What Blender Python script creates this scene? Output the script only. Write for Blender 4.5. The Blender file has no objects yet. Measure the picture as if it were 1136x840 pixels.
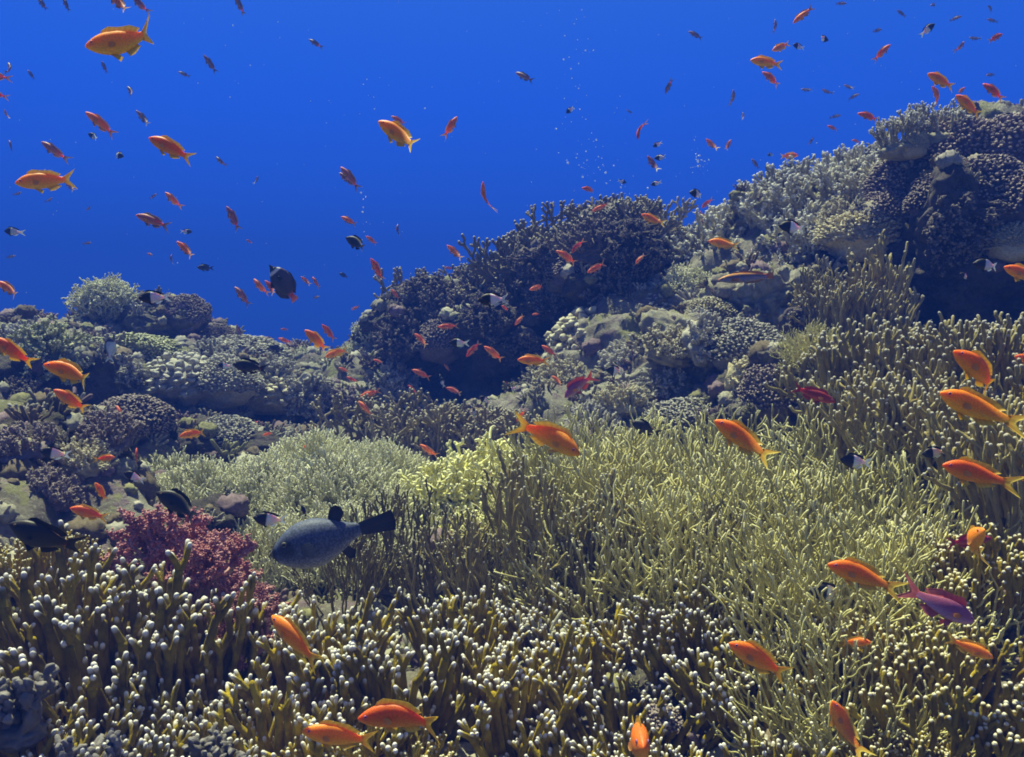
import bpy, bmesh, math, random
import numpy as np
from mathutils import Vector, Matrix
from mathutils.bvhtree import BVHTree

S = bpy.context.scene
C = S.collection
R_ = math.radians
FPX, CX, CY = 945.0, 568.0, 420.0            # the photograph's focal length and centre in its own pixels
PITCH = R_(-4.0)

# ------------------------------------------------------------------ camera
cam_data = bpy.data.cameras.new('camera')
cam_data.sensor_width = 36.0
cam_data.lens = 36.0 * FPX / 1136.0
cam_data.clip_start = 0.02
cam_data.clip_end = 500
cam = bpy.data.objects.new('camera', cam_data)
cam.rotation_euler = (math.pi / 2 + PITCH, 0, 0)
C.objects.link(cam)
S.camera = cam

# ------------------------------------------------------------------ light
SUN_DIR = Vector((-0.22, 0.34, 1.0)).normalized()     # towards the sun
EXPOSURE = 1.45
HAZE = dict(density=0.085, col=(0.017, 0.056, 0.38), absorb=(0.0, 0.10, 0.35), aniso=0.0)
elev = math.asin(SUN_DIR.z)
azim = math.atan2(SUN_DIR.x, SUN_DIR.y)
sl = bpy.data.lights.new('sun', 'SUN')
sl.energy = 5.0
sl.angle = R_(1.2)
sl.color = (1.0, 0.90, 0.55)
sun = bpy.data.objects.new('sun', sl)
sun.rotation_euler = SUN_DIR.to_track_quat('Z', 'Y').to_euler()
C.objects.link(sun)

W = bpy.data.worlds.new('World')
S.world = W
W.use_nodes = True
nt = W.node_tree
nt.nodes.clear()
out = nt.nodes.new('ShaderNodeOutputWorld')
bg = nt.nodes.new('ShaderNodeBackground')
sky = nt.nodes.new('ShaderNodeTexSky')
sky.sky_type = 'NISHITA'
sky.sun_disc = False
sky.sun_elevation = elev
sky.sun_rotation = azim
geo = nt.nodes.new('ShaderNodeTexCoord')
sep = nt.nodes.new('ShaderNodeSeparateXYZ')
nt.links.new(geo.outputs['Generated'], sep.inputs[0])
mr = nt.nodes.new('ShaderNodeMapRange')
mr.inputs['From Min'].default_value = -1
mr.inputs['From Max'].default_value = 1
nt.links.new(sep.outputs['Z'], mr.inputs['Value'])
ramp = nt.nodes.new('ShaderNodeValToRGB')             # what the water column lets through, by direction
cr = ramp.color_ramp
cr.elements[0].position = 0.0
cr.elements[0].color = (0.004, 0.012, 0.05, 1)
cr.elements[1].position = 1.0
cr.elements[1].color = (0.38, 0.31, 0.22, 1)
for p, c in ((0.36, (0.005, 0.020, 0.12)), (0.48, (0.012, 0.096, 0.58)), (0.54, (0.013, 0.099, 0.58)),
             (0.62, (0.016, 0.116, 0.62)), (0.74, (0.05, 0.17, 0.56)), (0.83, (0.19, 0.22, 0.32))):
    e = cr.elements.new(p)
    e.color = (*c, 1)
nt.links.new(mr.outputs[0], ramp.inputs[0])
mul = nt.nodes.new('ShaderNodeMix')
mul.data_type = 'RGBA'
mul.blend_type = 'MULTIPLY'
mul.inputs[0].default_value = 0.12
nt.links.new(ramp.outputs[0], mul.inputs[6])
nt.links.new(sky.outputs[0], mul.inputs[7])
nt.links.new(mul.outputs[2], bg.inputs['Color'])
bg.inputs['Strength'].default_value = 0.36
nt.links.new(bg.outputs[0], out.inputs['Surface'])

S.view_settings.view_transform = 'Standard'
S.view_settings.look = 'None'
S.view_settings.gamma = 1
S.view_settings.exposure = EXPOSURE
S.render.engine = 'CYCLES'
cy = S.cycles
cy.max_bounces = 5
cy.diffuse_bounces = 3
cy.glossy_bounces = 2
cy.transmission_bounces = 2
cy.volume_bounces = 0
cy.transparent_max_bounces = 4
cy.use_denoising = True
cy.caustics_reflective = False
cy.caustics_refractive = False
cy.sample_clamp_indirect = 6
cy.filter_width = 1.8

# ------------------------------------------------------------------ helpers: space
FWD = np.array((0, math.cos(PITCH), math.sin(PITCH)))
UPV = np.array((0, -math.sin(PITCH), math.cos(PITCH)))
RGT = np.array((1.0, 0, 0))

def P(px, py, d):
    return d * (FWD + (px - CX) / FPX * RGT - (py - CY) / FPX * UPV)

# ------------------------------------------------------------------ helpers: noise on numpy arrays
def _h(i, j, k, seed):
    a = (i.astype(np.int64) * 374761393 + j.astype(np.int64) * 668265263 + k.astype(np.int64) * 2147483647 + seed * 974711) & 0xFFFFFFFF
    a = ((a ^ (a >> 13)) * 1274126177) & 0xFFFFFFFF
    a = ((a ^ (a >> 15)) * 2246822519) & 0xFFFFFFFF
    a = a ^ (a >> 16)
    return (a & 0xFFFFFF) / float(0x1000000)

def vnoise(p, seed=0):
    q = np.floor(p)
    f = p - q
    f = f * f * (3 - 2 * f)
    i, j, k = q[:, 0], q[:, 1], q[:, 2]
    r = 0
    for a in (0, 1):
        wa = f[:, 0] if a else 1 - f[:, 0]
        for b in (0, 1):
            wb = f[:, 1] if b else 1 - f[:, 1]
            for c in (0, 1):
                wc = f[:, 2] if c else 1 - f[:, 2]
                r = r + wa * wb * wc * _h(i + a, j + b, k + c, seed)
    return r * 2 - 1

def fbm(p, o=4, seed=0, g=0.5):
    r, a, s = 0, 1.0, 1.0
    for n in range(o):
        r = r + a * vnoise(p * s + 17.3 * n, seed + n)
        a *= g
        s *= 2.03
    return r

def worley(p, seed=0):
    q = np.floor(p)
    best = np.full(len(p), 9.0)
    for a in (-1, 0, 1):
        for b in (-1, 0, 1):
            for c in (-1, 0, 1):
                i, j, k = q[:, 0] + a, q[:, 1] + b, q[:, 2] + c
                d = (i + _h(i, j, k, seed) - p[:, 0]) ** 2 + (j + _h(i, j, k, seed + 7) - p[:, 1]) ** 2 + (k + _h(i, j, k, seed + 13) - p[:, 2]) ** 2
                best = np.minimum(best, d)
    return np.sqrt(best)

def lumps(p, seed=0):                                  # round bulges with tight creases between them
    w = worley(p, seed)
    return np.sqrt(np.clip(1 - (w / 0.95) ** 2, 0, 1))

# ------------------------------------------------------------------ helpers: meshes
def mk_mesh(name, V, F, mats=(), attrs=None, smooth=True, fmat=None):
    """F is a list of int arrays, each (n,3) or (n,4)."""
    V = np.asarray(V, dtype=np.float32)
    F = [np.asarray(f, dtype=np.int32) for f in F if len(f)]
    me = bpy.data.meshes.new(name)
    me.vertices.add(len(V))
    me.vertices.foreach_set('co', V.ravel())
    loops = np.concatenate([f.ravel() for f in F])
    sizes = np.concatenate([np.full(len(f), f.shape[1], dtype=np.int32) for f in F])
    starts = np.concatenate(([0], np.cumsum(sizes)[:-1])).astype(np.int32)
    me.loops.add(len(loops))
    me.loops.foreach_set('vertex_index', loops)
    me.polygons.add(len(sizes))
    me.polygons.foreach_set('loop_start', starts)
    me.polygons.foreach_set('loop_total', sizes)
    me.polygons.foreach_set('use_smooth', np.full(len(sizes), smooth, dtype=bool))
    if fmat is not None:
        me.polygons.foreach_set('material_index', np.asarray(fmat, dtype=np.int32))
    for k, v in (attrs or {}).items():
        v = np.asarray(v, dtype=np.float32)
        if v.ndim == 1:
            me.attributes.new(k, 'FLOAT', 'POINT').data.foreach_set('value', v)
        else:
            if v.shape[1] == 3:
                v = np.concatenate([v, np.ones((len(v), 1), dtype=np.float32)], 1)
            me.attributes.new(k, 'FLOAT_COLOR', 'POINT').data.foreach_set('color', v.ravel())
    me.update(calc_edges=True)
    me.validate()
    for m in mats:
        me.materials.append(m)
    return me

def link(name, me, parent=None):
    o = bpy.data.objects.new(name, me)
    C.objects.link(o)
    if parent:
        o.parent = parent
    return o

def tag(o, label, cat, group=None, kind=None):
    if label:
        o['label'] = label
    if cat:
        o['category'] = cat
    if group:
        o['group'] = group
    if kind:
        o['kind'] = kind
    return o

_ico = {}
def ico(n):
    if n not in _ico:
        b = bmesh.new()
        bmesh.ops.create_icosphere(b, subdivisions=n, radius=1.0)
        b.verts.ensure_lookup_table()
        _ico[n] = (np.array([v.co[:] for v in b.verts]), np.array([[v.index for v in f.verts] for f in b.faces]))
        b.free()
    return _ico[n]

def unit(a):
    return a / np.maximum(np.linalg.norm(a, axis=-1, keepdims=True), 1e-9)

def tubes(Pts, Rad, tiplen=0.0, tip=None, sides=6, flat=None):
    """Pts (B,K,3), Rad (B,K): one round-ended tube per row.  Returns V, F, A where A rises to 1 over the last tiplen."""
    B, K, _ = Pts.shape
    end = unit(Pts[:, -1] - Pts[:, -2])
    r = Rad[:, -1]
    ex = [Pts[:, -1] + end * (r * a)[:, None] for a in (0.55, 0.9, 1.05)]
    Pa = np.concatenate([Pts] + [e[:, None] for e in ex], 1)
    Ra = np.concatenate([Rad] + [(r * a)[:, None] for a in (0.84, 0.5, 0.06)], 1)
    K2 = K + 3
    T = unit(np.gradient(Pa, axis=1))
    ref = np.where(np.abs(T[:, :1, 2:3]) > 0.8, np.array([[[1.0, 0, 0]]]), np.array([[[0, 0, 1.0]]]))
    N = unit(np.cross(T, np.broadcast_to(ref, T.shape)))
    Bn = np.cross(T, N)
    ang = np.linspace(0, 2 * math.pi, sides, endpoint=False)
    V = (Pa[:, :, None] + Ra[:, :, None, None] * (np.cos(ang)[None, None, :, None] * N[:, :, None] + np.sin(ang)[None, None, :, None] * Bn[:, :, None]))
    base = (np.arange(B) * K2 * sides)[:, None, None]
    k = (np.arange(K2 - 1) * sides)[None, :, None]
    s = np.arange(sides)[None, None, :]
    s2 = (s + 1) % sides
    F = np.stack([base + k + s, base + k + s2, base + k + sides + s2, base + k + sides + s], -1).reshape(-1, 4)
    seg = np.linalg.norm(np.diff(Pa, axis=1), axis=2)
    s_ = np.concatenate([np.zeros((B, 1)), np.cumsum(seg, 1)], 1)
    back = s_[:, -1:] - s_
    A = np.clip(1 - back / max(tiplen, 1e-6), 0, 1)
    if tip is not None:
        A = A * tip[:, None]
    A = np.repeat(A[:, :, None], sides, 2)
    return V.reshape(-1, 3), F, A.ravel()

class Soup:
    def __init__(self):
        self.V, self.F3, self.F4, self.A, self.n = [], [], [], {}, 0
    def add(self, V, F, **attrs):
        F = np.asarray(F)
        (self.F3 if F.shape[1] == 3 else self.F4).append(F + self.n)
        self.V.append(V)
        for k, v in attrs.items():
            self.A.setdefault(k, []).append(np.broadcast_to(np.asarray(v, dtype=np.float32), (len(V),) + np.asarray(v).shape[1:]) if np.asarray(v).ndim else np.full(len(V), v))
        self.n += len(V)
        return self
    def mesh(self, name, mats=()):
        F = []
        if self.F3:
            F.append(np.concatenate(self.F3))
        if self.F4:
            F.append(np.concatenate(self.F4))
        return mk_mesh(name, np.concatenate(self.V), F, mats, {k: np.concatenate(v) for k, v in self.A.items()})

def rand_unit(rng, n):
    return unit(rng.normal(size=(n, 3)))

def grow(rng, start, dirs, lens, r0, r1, fork=0.4, wig=0.1, K=5, up=0.0, plane=None, stop=0.15, nf=2):
    """Forked branches, level by level.  Yields (P, R, terminal) per level."""
    lev = []
    nl = len(lens)
    scale = np.ones(len(start))
    if isinstance(lens[0], np.ndarray):
        pass
    rad = np.full(len(start), r0)
    for L in range(nl):
        B = len(start)
        t = np.linspace(0, 1, K)[None, :, None]
        ln = (lens[L] * rng.uniform(0.7, 1.3, B))[:, None, None]
        bend = rand_unit(rng, B)[:, None] * wig
        if plane is not None:
            bend = bend - 0.75 * plane[:, None] * np.sum(bend * plane[:, None], -1, keepdims=True)
        upv = np.array([0, 0, up])[None, None]
        curl = rand_unit(rng, B)[:, None] * (wig * .30 / np.maximum(lens[L], 1e-6))
        Pp = start[:, None] + ln * (dirs[:, None] * t + curl * np.sin(2 * math.pi * t)) + ln / np.mean(lens[0]) * (bend + upv) * t * t
        end_r = rad * (1 - (1 - r1 / r0) / nl)
        Rr = rad[:, None] + (end_r - rad)[:, None] * np.linspace(0, 1, K)[None]
        term = np.ones(B, bool) if L == nl - 1 else rng.uniform(size=B) < (stop if L else 0)
        lev.append((Pp, Rr, term.astype(float)))
        go = ~term
        if L == nl - 1 or not go.any():
            break
        ed = unit(Pp[:, -1] - Pp[:, -2])[go]
        es = Pp[:, -1][go]
        er = end_r[go]
        pl = plane[go] if plane is not None else None
        S_, D_, R2, PL = [], [], [], []
        side0 = unit(np.cross(ed, pl)) if pl is not None else unit(np.cross(ed, rand_unit(rng, len(ed))))
        for c in range(nf):
            a = fork * rng.uniform(0.5, 1.3, len(ed)) * (1 if c == 0 else -1)
            if c == 2:
                a = fork * rng.uniform(-0.3, 0.3, len(ed))
            sd = side0 + rng.normal(size=side0.shape) * 0.25
            D_.append(unit(ed * np.cos(a)[:, None] + sd * np.sin(a)[:, None] + np.array([0, 0, up * 0.6])))
            S_.append(es)
            R2.append(er)
            if pl is not None:
                PL.append(unit(pl + rng.normal(size=pl.shape) * 0.12))
        start, dirs, rad = np.concatenate(S_), np.concatenate(D_), np.concatenate(R2)
        plane = np.concatenate(PL) if pl is not None else None
    return lev

# ------------------------------------------------------------------ materials
def nodes(name):
    m = bpy.data.materials.new(name)
    m.use_nodes = True
    n = m.node_tree
    b = n.nodes['Principled BSDF']
    return m, n, b

def N(n, t, **kw):
    x = n.nodes.new(t)
    for k, v in kw.items():
        setattr(x, k, v)
    return x

def mixc(n, fac, a, b, blend='MIX'):
    x = N(n, 'ShaderNodeMix', data_type='RGBA', blend_type=blend)
    for sock, v in ((x.inputs[0], fac), (x.inputs[6], a), (x.inputs[7], b)):
        if hasattr(v, 'is_linked') or isinstance(v, bpy.types.NodeSocket):
            n.links.new(v, sock)
        elif isinstance(v, (int, float)):
            sock.default_value = v
        else:
            sock.default_value = (*v, 1)
    return x.outputs[2]

def noise_tex(n, scale, detail=4, rough=0.6, coord='Object'):
    tc = N(n, 'ShaderNodeTexCoord')
    x = N(n, 'ShaderNodeTexNoise')
    x.inputs['Scale'].default_value = scale
    x.inputs['Detail'].default_value = detail
    x.inputs['Roughness'].default_value = rough
    n.links.new(tc.outputs[coord], x.inputs['Vector'])
    return x.outputs['Fac']

def rampf(n, v, a, b):
    x = N(n, 'ShaderNodeMapRange', interpolation_type='SMOOTHSTEP')
    x.inputs['From Min'].default_value = a
    x.inputs['From Max'].default_value = b
    n.links.new(v, x.inputs['Value'])
    return x.outputs[0]

def finish(n, b, col, rough=0.85, spec=0.15, bump=None, bstr=0.4, bdist=0.003):
    n.links.new(col, b.inputs['Base Color'])
    b.inputs['Roughness'].default_value = rough
    b.inputs['Specular IOR Level'].default_value = spec
    if bump is not None:
        bp = N(n, 'ShaderNodeBump')
        bp.inputs['Strength'].default_value = bstr
        bp.inputs['Distance'].default_value = bdist
        n.links.new(bump, bp.inputs['Height'])
        n.links.new(bp.outputs[0], b.inputs['Normal'])

def coral_mat(name, c1, c2, tipc, lo=0.35, hi=0.9, scale=14, var=0.35, bs=160):
    """Two body tones in patches, a growing edge of its own colour at the branch ends (attribute 'tip')."""
    m, n, b = nodes(name)
    f = rampf(n, noise_tex(n, scale, 5), 0.35, 0.65)
    body = mixc(n, f, c1, c2)
    oi = N(n, 'ShaderNodeObjectInfo')
    hsv = N(n, 'ShaderNodeHueSaturation')
    mv = N(n, 'ShaderNodeMapRange')
    mv.inputs['To Min'].default_value = 1 - var
    mv.inputs['To Max'].default_value = 1 + var
    n.links.new(oi.outputs['Random'], mv.inputs['Value'])
    n.links.new(mv.outputs[0], hsv.inputs['Value'])
    n.links.new(body, hsv.inputs['Color'])
    at = N(n, 'ShaderNodeAttribute', attribute_name='tip')
    col = mixc(n, rampf(n, at.outputs['Fac'], lo, hi), hsv.outputs[0], tipc)
    finish(n, b, col, bump=noise_tex(n, bs, 3), bstr=0.5)
    return m

def rock_mat(name, cols, scale=5.0):
    m, n, b = nodes(name)
    a, bb, c, d = cols
    co = mixc(n, rampf(n, noise_tex(n, scale, 6, 0.7), 0.40, 0.60), a, bb)
    co = mixc(n, rampf(n, noise_tex(n, scale * 2.7, 5, 0.7), 0.52, 0.62), co, c)
    tc = N(n, 'ShaderNodeTexCoord')
    vo = N(n, 'ShaderNodeTexVoronoi')
    vo.inputs['Scale'].default_value = scale * 6
    n.links.new(tc.outputs['Object'], vo.inputs['Vector'])
    sel = rampf(n, noise_tex(n, scale * 1.6, 3), 0.54, 0.60)
    co = mixc(n, sel, co, d)
    speck = rampf(n, noise_tex(n, scale * 22, 3, 0.8), 0.58, 0.70)
    co = mixc(n, speck, co, (0.42, 0.42, 0.36))
    finish(n, b, co, bump=noise_tex(n, scale * 12, 8, 0.75), bstr=0.9, bdist=0.02)
    return m

def col_mat(name, rough=0.5, spec=0.3, mott=0.12, scale=60):
    m, n, b = nodes(name)
    at = N(n, 'ShaderNodeAttribute', attribute_name='Col')
    f = noise_tex(n, scale, 4)
    oi = N(n, 'ShaderNodeObjectInfo')
    hsv = N(n, 'ShaderNodeHueSaturation')
    for so, lo, hi in (('Hue', .488, .514), ('Value', .85, 1.1)):
        mv = N(n, 'ShaderNodeMapRange')
        mv.inputs['To Min'].default_value = lo
        mv.inputs['To Max'].default_value = hi
        n.links.new(oi.outputs['Random'], mv.inputs['Value'])
        n.links.new(mv.outputs[0], hsv.inputs[so])
    n.links.new(at.outputs['Color'], hsv.inputs['Color'])
    dark = mixc(n, 1.0, hsv.outputs[0], (1 - 2 * mott,) * 3, 'MULTIPLY')
    finish(n, b, mixc(n, rampf(n, f, 0.4, 0.62), dark, hsv.outputs[0]), rough=rough, spec=spec, bump=f, bstr=0.15, bdist=0.0008)
    return m

M = {}
M['fire'] = coral_mat('fire_coral_skin', (0.16, 0.112, 0.005), (0.36, 0.265, 0.008), (0.74, 0.71, 0.67), 0.50, 1.0)
M['firedark'] = coral_mat('dark_fire_coral_skin', (0.21, 0.165, 0.05), (0.33, 0.275, 0.10), (0.50, 0.47, 0.40), 0.5, 1.0)
M['mustard'] = coral_mat('mustard_fire_coral_skin', (0.25, 0.17, 0.012), (0.42, 0.32, 0.03), (0.66, 0.62, 0.48), 0.5, 1.0)
M['olive'] = coral_mat('olive_bush_skin', (0.36, 0.32, 0.11), (0.48, 0.44, 0.17), (0.64, 0.60, 0.31), 0.1, 1.0)
M['pale_olive'] = coral_mat('pale_bush_skin', (0.38, 0.37, 0.20), (0.50, 0.48, 0.27), (0.64, 0.62, 0.42), 0.1, 1.0)
M['yellow'] = coral_mat('yellow_bush_skin', (0.52, 0.50, 0.16), (0.62, 0.58, 0.22), (0.72, 0.69, 0.36), 0.1, 1.0)
M['stag'] = coral_mat('staghorn_skin', (0.25, 0.225, 0.15), (0.36, 0.33, 0.23), (0.66, 0.63, 0.53), 0.2, 1.0)
M['netfan'] = coral_mat('net_coral_skin', (0.17, 0.14, 0.09), (0.25, 0.21, 0.13), (0.55, 0.50, 0.36), 0.3, 1.0)
M['purple'] = coral_mat('purple_knob_skin', (0.125, 0.10, 0.105), (0.20, 0.155, 0.15), (0.38, 0.31, 0.26), 0.5, 1.0)
M['tan'] = coral_mat('tan_knob_skin', (0.33, 0.28, 0.16), (0.46, 0.41, 0.25), (0.54, 0.49, 0.34), 0.3, 1.0)
M['grey'] = coral_mat('grey_knob_skin', (0.26, 0.24, 0.19), (0.37, 0.345, 0.28), (0.45, 0.42, 0.35), 0.3, 1.0)
M['greenish'] = coral_mat('green_knob_skin', (0.30, 0.30, 0.13), (0.42, 0.41, 0.20), (0.58, 0.57, 0.36), 0.4, 1.0)
M['soft'] = coral_mat('pale_soft_skin', (0.38, 0.36, 0.20), (0.48, 0.46, 0.28), (0.60, 0.58, 0.40), 0.1, 1.0)
M['pink'] = coral_mat('pink_soft_skin', (0.27, 0.085, 0.095), (0.38, 0.15, 0.15), (0.50, 0.27, 0.25), 0.2, 1.0, scale=30)
M['knobshade'] = coral_mat('shaded_knob_skin', (0.075, 0.062, 0.058), (0.13, 0.105, 0.09), (0.24, 0.20, 0.16), 0.45, 1.0)  # dark knob tone with the shade of the middle wall put into it
M['pinktrunk'] = coral_mat('pink_trunk_skin', (0.50, 0.26, 0.26), (0.60, 0.34, 0.32), (0.60, 0.34, 0.32))
M['leather'] = coral_mat('leather_skin', (0.13, 0.115, 0.11), (0.19, 0.17, 0.16), (0.23, 0.21, 0.20), 0.2, 1.0, bs=70)  # darkened so the colour itself carries the shade of the lower left corner
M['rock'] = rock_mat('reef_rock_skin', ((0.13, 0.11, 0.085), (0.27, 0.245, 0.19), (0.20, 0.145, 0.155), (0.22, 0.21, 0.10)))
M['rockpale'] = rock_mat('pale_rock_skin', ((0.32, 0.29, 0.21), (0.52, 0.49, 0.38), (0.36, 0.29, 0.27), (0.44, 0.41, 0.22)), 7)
M['rockshade'] = rock_mat('shaded_rock_skin', ((0.06, 0.05, 0.045), (0.12, 0.10, 0.085), (0.12, 0.08, 0.095), (0.10, 0.09, 0.05)), 6)  # dark rock tone: shade of walls, hollows and overhangs put into the colour
M['fish'] = col_mat('fish_skin')
def fin_mat():
    m, n, b = nodes('fin_membrane')
    at = N(n, 'ShaderNodeAttribute', attribute_name='Col')
    n.links.new(at.outputs['Color'], b.inputs['Base Color'])
    b.inputs['Roughness'].default_value = .5
    tr = N(n, 'ShaderNodeBsdfTranslucent')
    n.links.new(at.outputs['Color'], tr.inputs['Color'])
    mx = N(n, 'ShaderNodeMixShader')
    mx.inputs[0].default_value = .5
    n.links.new(b.outputs[0], mx.inputs[1])
    n.links.new(tr.outputs[0], mx.inputs[2])
    n.links.new(mx.outputs[0], n.nodes['Material Output'].inputs['Surface'])
    return m
M['fin'] = fin_mat()
M['puffer'] = col_mat('puffer_skin', 0.6, 0.2, 0.27, 60)
for k_ in ('fish',):
    pb = M[k_].node_tree.nodes['Principled BSDF']
    pb.inputs['Subsurface Weight'].default_value = .6
    pb.inputs['Subsurface Radius'].default_value = (1.0, .35, .12)
    pb.inputs['Subsurface Scale'].default_value = .010
# ------------------------------------------------------------------ the reef slope: one sheet through measured heights
CP = [  # (photo px, photo py, metres of depth) of bare ground
    (100, 1000, 1.22), (300, 960, 1.30), (568, 970, 1.34), (850, 960, 1.28), (1100, 940, 1.2),
    (-150, 770, 1.5), (20, 890, 1.54), (150, 885, 1.58), (250, 885, 1.62), (60, 930, 1.40), (190, 930, 1.42), (420, 790, 1.66), (568, 800, 1.62), (740, 800, 1.6), (1000, 830, 1.45), (1150, 800, 1.38),
    (320, 715, 2.0), (460, 730, 2.0), (210, 645, 2.4), (300, 580, 2.85), (420, 590, 2.8), (180, 570, 3.0),
    (640, 735, 1.9), (850, 725, 1.75), (1000, 740, 1.65), (700, 620, 2.4), (850, 630, 2.3), (1000, 645, 2.1), (780, 555, 2.9), (620, 570, 2.8),
    (560, 525, 3.3), (450, 515, 3.4), (690, 490, 3.25), (870, 490, 2.95),
    (950, 545, 2.5), (1090, 560, 1.95), (1180, 560, 1.8), (1090, 480, 2.35), (1000, 470, 2.75), (1180, 420, 2.3),
    (640, 440, 3.7), (750, 430, 3.5), (850, 410, 3.3), (690, 370, 4.0), (800, 330, 3.9), (900, 320, 3.6),
    (770, 290, 4.4), (870, 240, 4.05), (960, 215, 3.85), (1050, 180, 3.75), (1150, 165, 3.7), (1300, 130, 3.6),
    (980, 375, 3.5), (1080, 380, 3.4), (1200, 370, 3.3),
    (560, 325, 5.05), (640, 280, 5.0), (700, 250, 4.9), (760, 275, 4.7), (600, 470, 4.55), (530, 475, 4.5), (470, 478, 4.3), (430, 450, 4.4), (540, 400, 4.8), (640, 380, 4.7), (600, 340, 4.9),
    (400, 395, 5.4), (430, 400, 4.9), (460, 360, 5.3), (380, 440, 4.5), (370, 480, 4.0),
    (-150, 370, 3.8), (0, 395, 4.0), (60, 385, 4.4), (130, 350, 4.7), (210, 375, 4.9), (280, 405, 5.0), (340, 418, 5.4),
    (-100, 480, 3.0), (0, 480, 3.2), (100, 460, 3.6), (200, 450, 4.1), (300, 465, 4.3), (350, 490, 4.0), (200, 525, 3.3), (300, 525, 3.4), (110, 545, 2.7), (-80, 560, 2.2), (10, 570, 2.2), (40, 515, 2.5),
]
cw = [P(*c) for c in CP]
cw += [np.array(v) for v in (
    (-4.5, 6.5, -1.4), (-2.2, 6.6, -1.3), (-1, 7.0, -1.4), (0.3, 6.8, -0.9), (1.2, 6.4, -0.5), (2.2, 5.6, -0.2), (3.5, 5.0, 0.2), (5, 5, 0.2), (6, 8, -1.5), (3, 8, -1.6), (0, 10, -2.4),
    (-4, 9, -2.4), (-5, 3.5, -0.3), (-4, 2, -0.7), (-3, 0.5, -1.0), (0, 0, -1.05), (3, 0.5, -0.9), (4, 2, -0.3), (5, 3.2, 0.3), (0, -4, -1.4), (-5, -4, -1.6), (5, -4, -1.3),
    (-9, 2, -2), (9, 2, -1.0), (0, 16, -3.6), (12, 12, -3.4), (-12, 12, -3.6), (-26, 0, -4), (26, 0, -4), (0, 28, -4.2), (26, 28, -4.2), (-26, 28, -4.2), (0, -20, -3.5), (26, -20, -4), (-26, -20, -4))]
cw = np.array(cw)
XY, Z = cw[:, :2], cw[:, 2]
D = np.linalg.norm(XY[:, None] - XY[None], axis=2)
n_ = len(XY)
A_ = np.zeros((n_ + 3, n_ + 3))
A_[:n_, :n_] = -D
A_[:n_, :n_] -= np.eye(n_) * 0.06
Q = np.concatenate([np.ones((n_, 1)), XY], 1)
A_[:n_, n_:] = Q
A_[n_:, :n_] = Q.T
wts = np.linalg.solve(A_, np.concatenate([Z, np.zeros(3)]))

def zt(x, y):
    x, y = np.atleast_1d(x).astype(float), np.atleast_1d(y).astype(float)
    o = np.empty(len(x))
    for i in range(0, len(x), 20000):
        q = np.stack([x[i:i + 20000], y[i:i + 20000]], 1)
        d = np.linalg.norm(q[:, None] - XY[None], axis=2)
        o[i:i + 20000] = -d @ wts[:n_] + wts[n_] + q @ wts[n_ + 1:]
    return o

def axis(a, b, step, lo, hi, g=1.16):
    core = list(np.arange(a, b, step))
    s, v = step, core[-1]
    while v < hi:
        s *= g
        v += s
        core.append(v)
    s, v, pre = step, a, []
    while v > lo:
        s *= g
        v -= s
        pre.append(v)
    return np.array(pre[::-1] + core)

gx = axis(-3.0, 3.1, 0.0135, -26, 26)
gy = axis(0.7, 5.9, 0.0135, -20, 28)
GX, GY = np.meshgrid(gx, gy)
V = np.stack([GX.ravel(), GY.ravel(), zt(GX.ravel(), GY.ravel())], 1)
G = V.reshape(len(gy), len(gx), 3)
nv = unit(np.cross(np.gradient(G, axis=1), np.gradient(G, axis=0))).reshape(-1, 3)
nv[nv[:, 2] < 0] *= -1
q = V + 0.08 * np.stack([fbm(V * 2.5, 2, 91), fbm(V * 2.5, 2, 92), fbm(V * 2.5, 2, 93)], 1)
far = np.clip(1 - (np.hypot(V[:, 0], V[:, 1] - 3) - 4) / 4, 0.15, 1)
disp = 0.10 * fbm(q * 2.2, 3, 3) + 0.17 * (lumps(q * 3.1, 4) - 0.55) + 0.075 * (lumps(q * 8, 5) - 0.5) + 0.028 * (lumps(q * 22, 6) - 0.5) + 0.012 * fbm(q * 38, 2, 8)
near = np.clip((V[:, 1] - 1.0) / 1.6, 0.35, 1)
V = V + nv * (disp * far * near)[:, None]
ny, nx = len(gy), len(gx)
idx = np.arange(ny * nx).reshape(ny, nx)
F = np.stack([idx[:-1, :-1], idx[:-1, 1:], idx[1:, 1:], idx[1:, :-1]], -1).reshape(-1, 4)
slope = link('reef_terrain', mk_mesh('reef_terrain', V, [F], [M['rock']]))
slope['kind'] = 'structure'
# ray target: the same sheet, every third row
ci = idx[::3, ::3]
CF = np.stack([ci[:-1, :-1], ci[:-1, 1:], ci[1:, 1:], ci[1:, :-1]], -1).reshape(-1, 4)
cu, inv = np.unique(CF, return_inverse=True)
BVHS = [BVHTree.FromPolygons(V[cu].tolist(), inv.reshape(-1, 4).tolist())]

def ray(o, d):
    o, d = Vector(o), Vector(d).normalized()
    best = None
    for b in BVHS:
        h = b.ray_cast(o, d, 40)
        if h[0] is not None and (best is None or h[3] < best[3]):
            best = h
    return best

def hit(px, py):
    h = ray((0, 0, 0), P(px, py, 1))
    if h is None:
        return None
    n = h[1] if h[1].dot(h[0]) < 0 else -h[1]
    return np.array(h[0]), np.array(n)

def ground(px, d):
    x, y = (px - CX) / FPX * d, d * math.cos(PITCH)
    h = BVHS[0].ray_cast(Vector((x, y, 3)), Vector((0, 0, -1)), 40)
    return np.array(h[0]), np.array((0, 0, 1.0))

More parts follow.
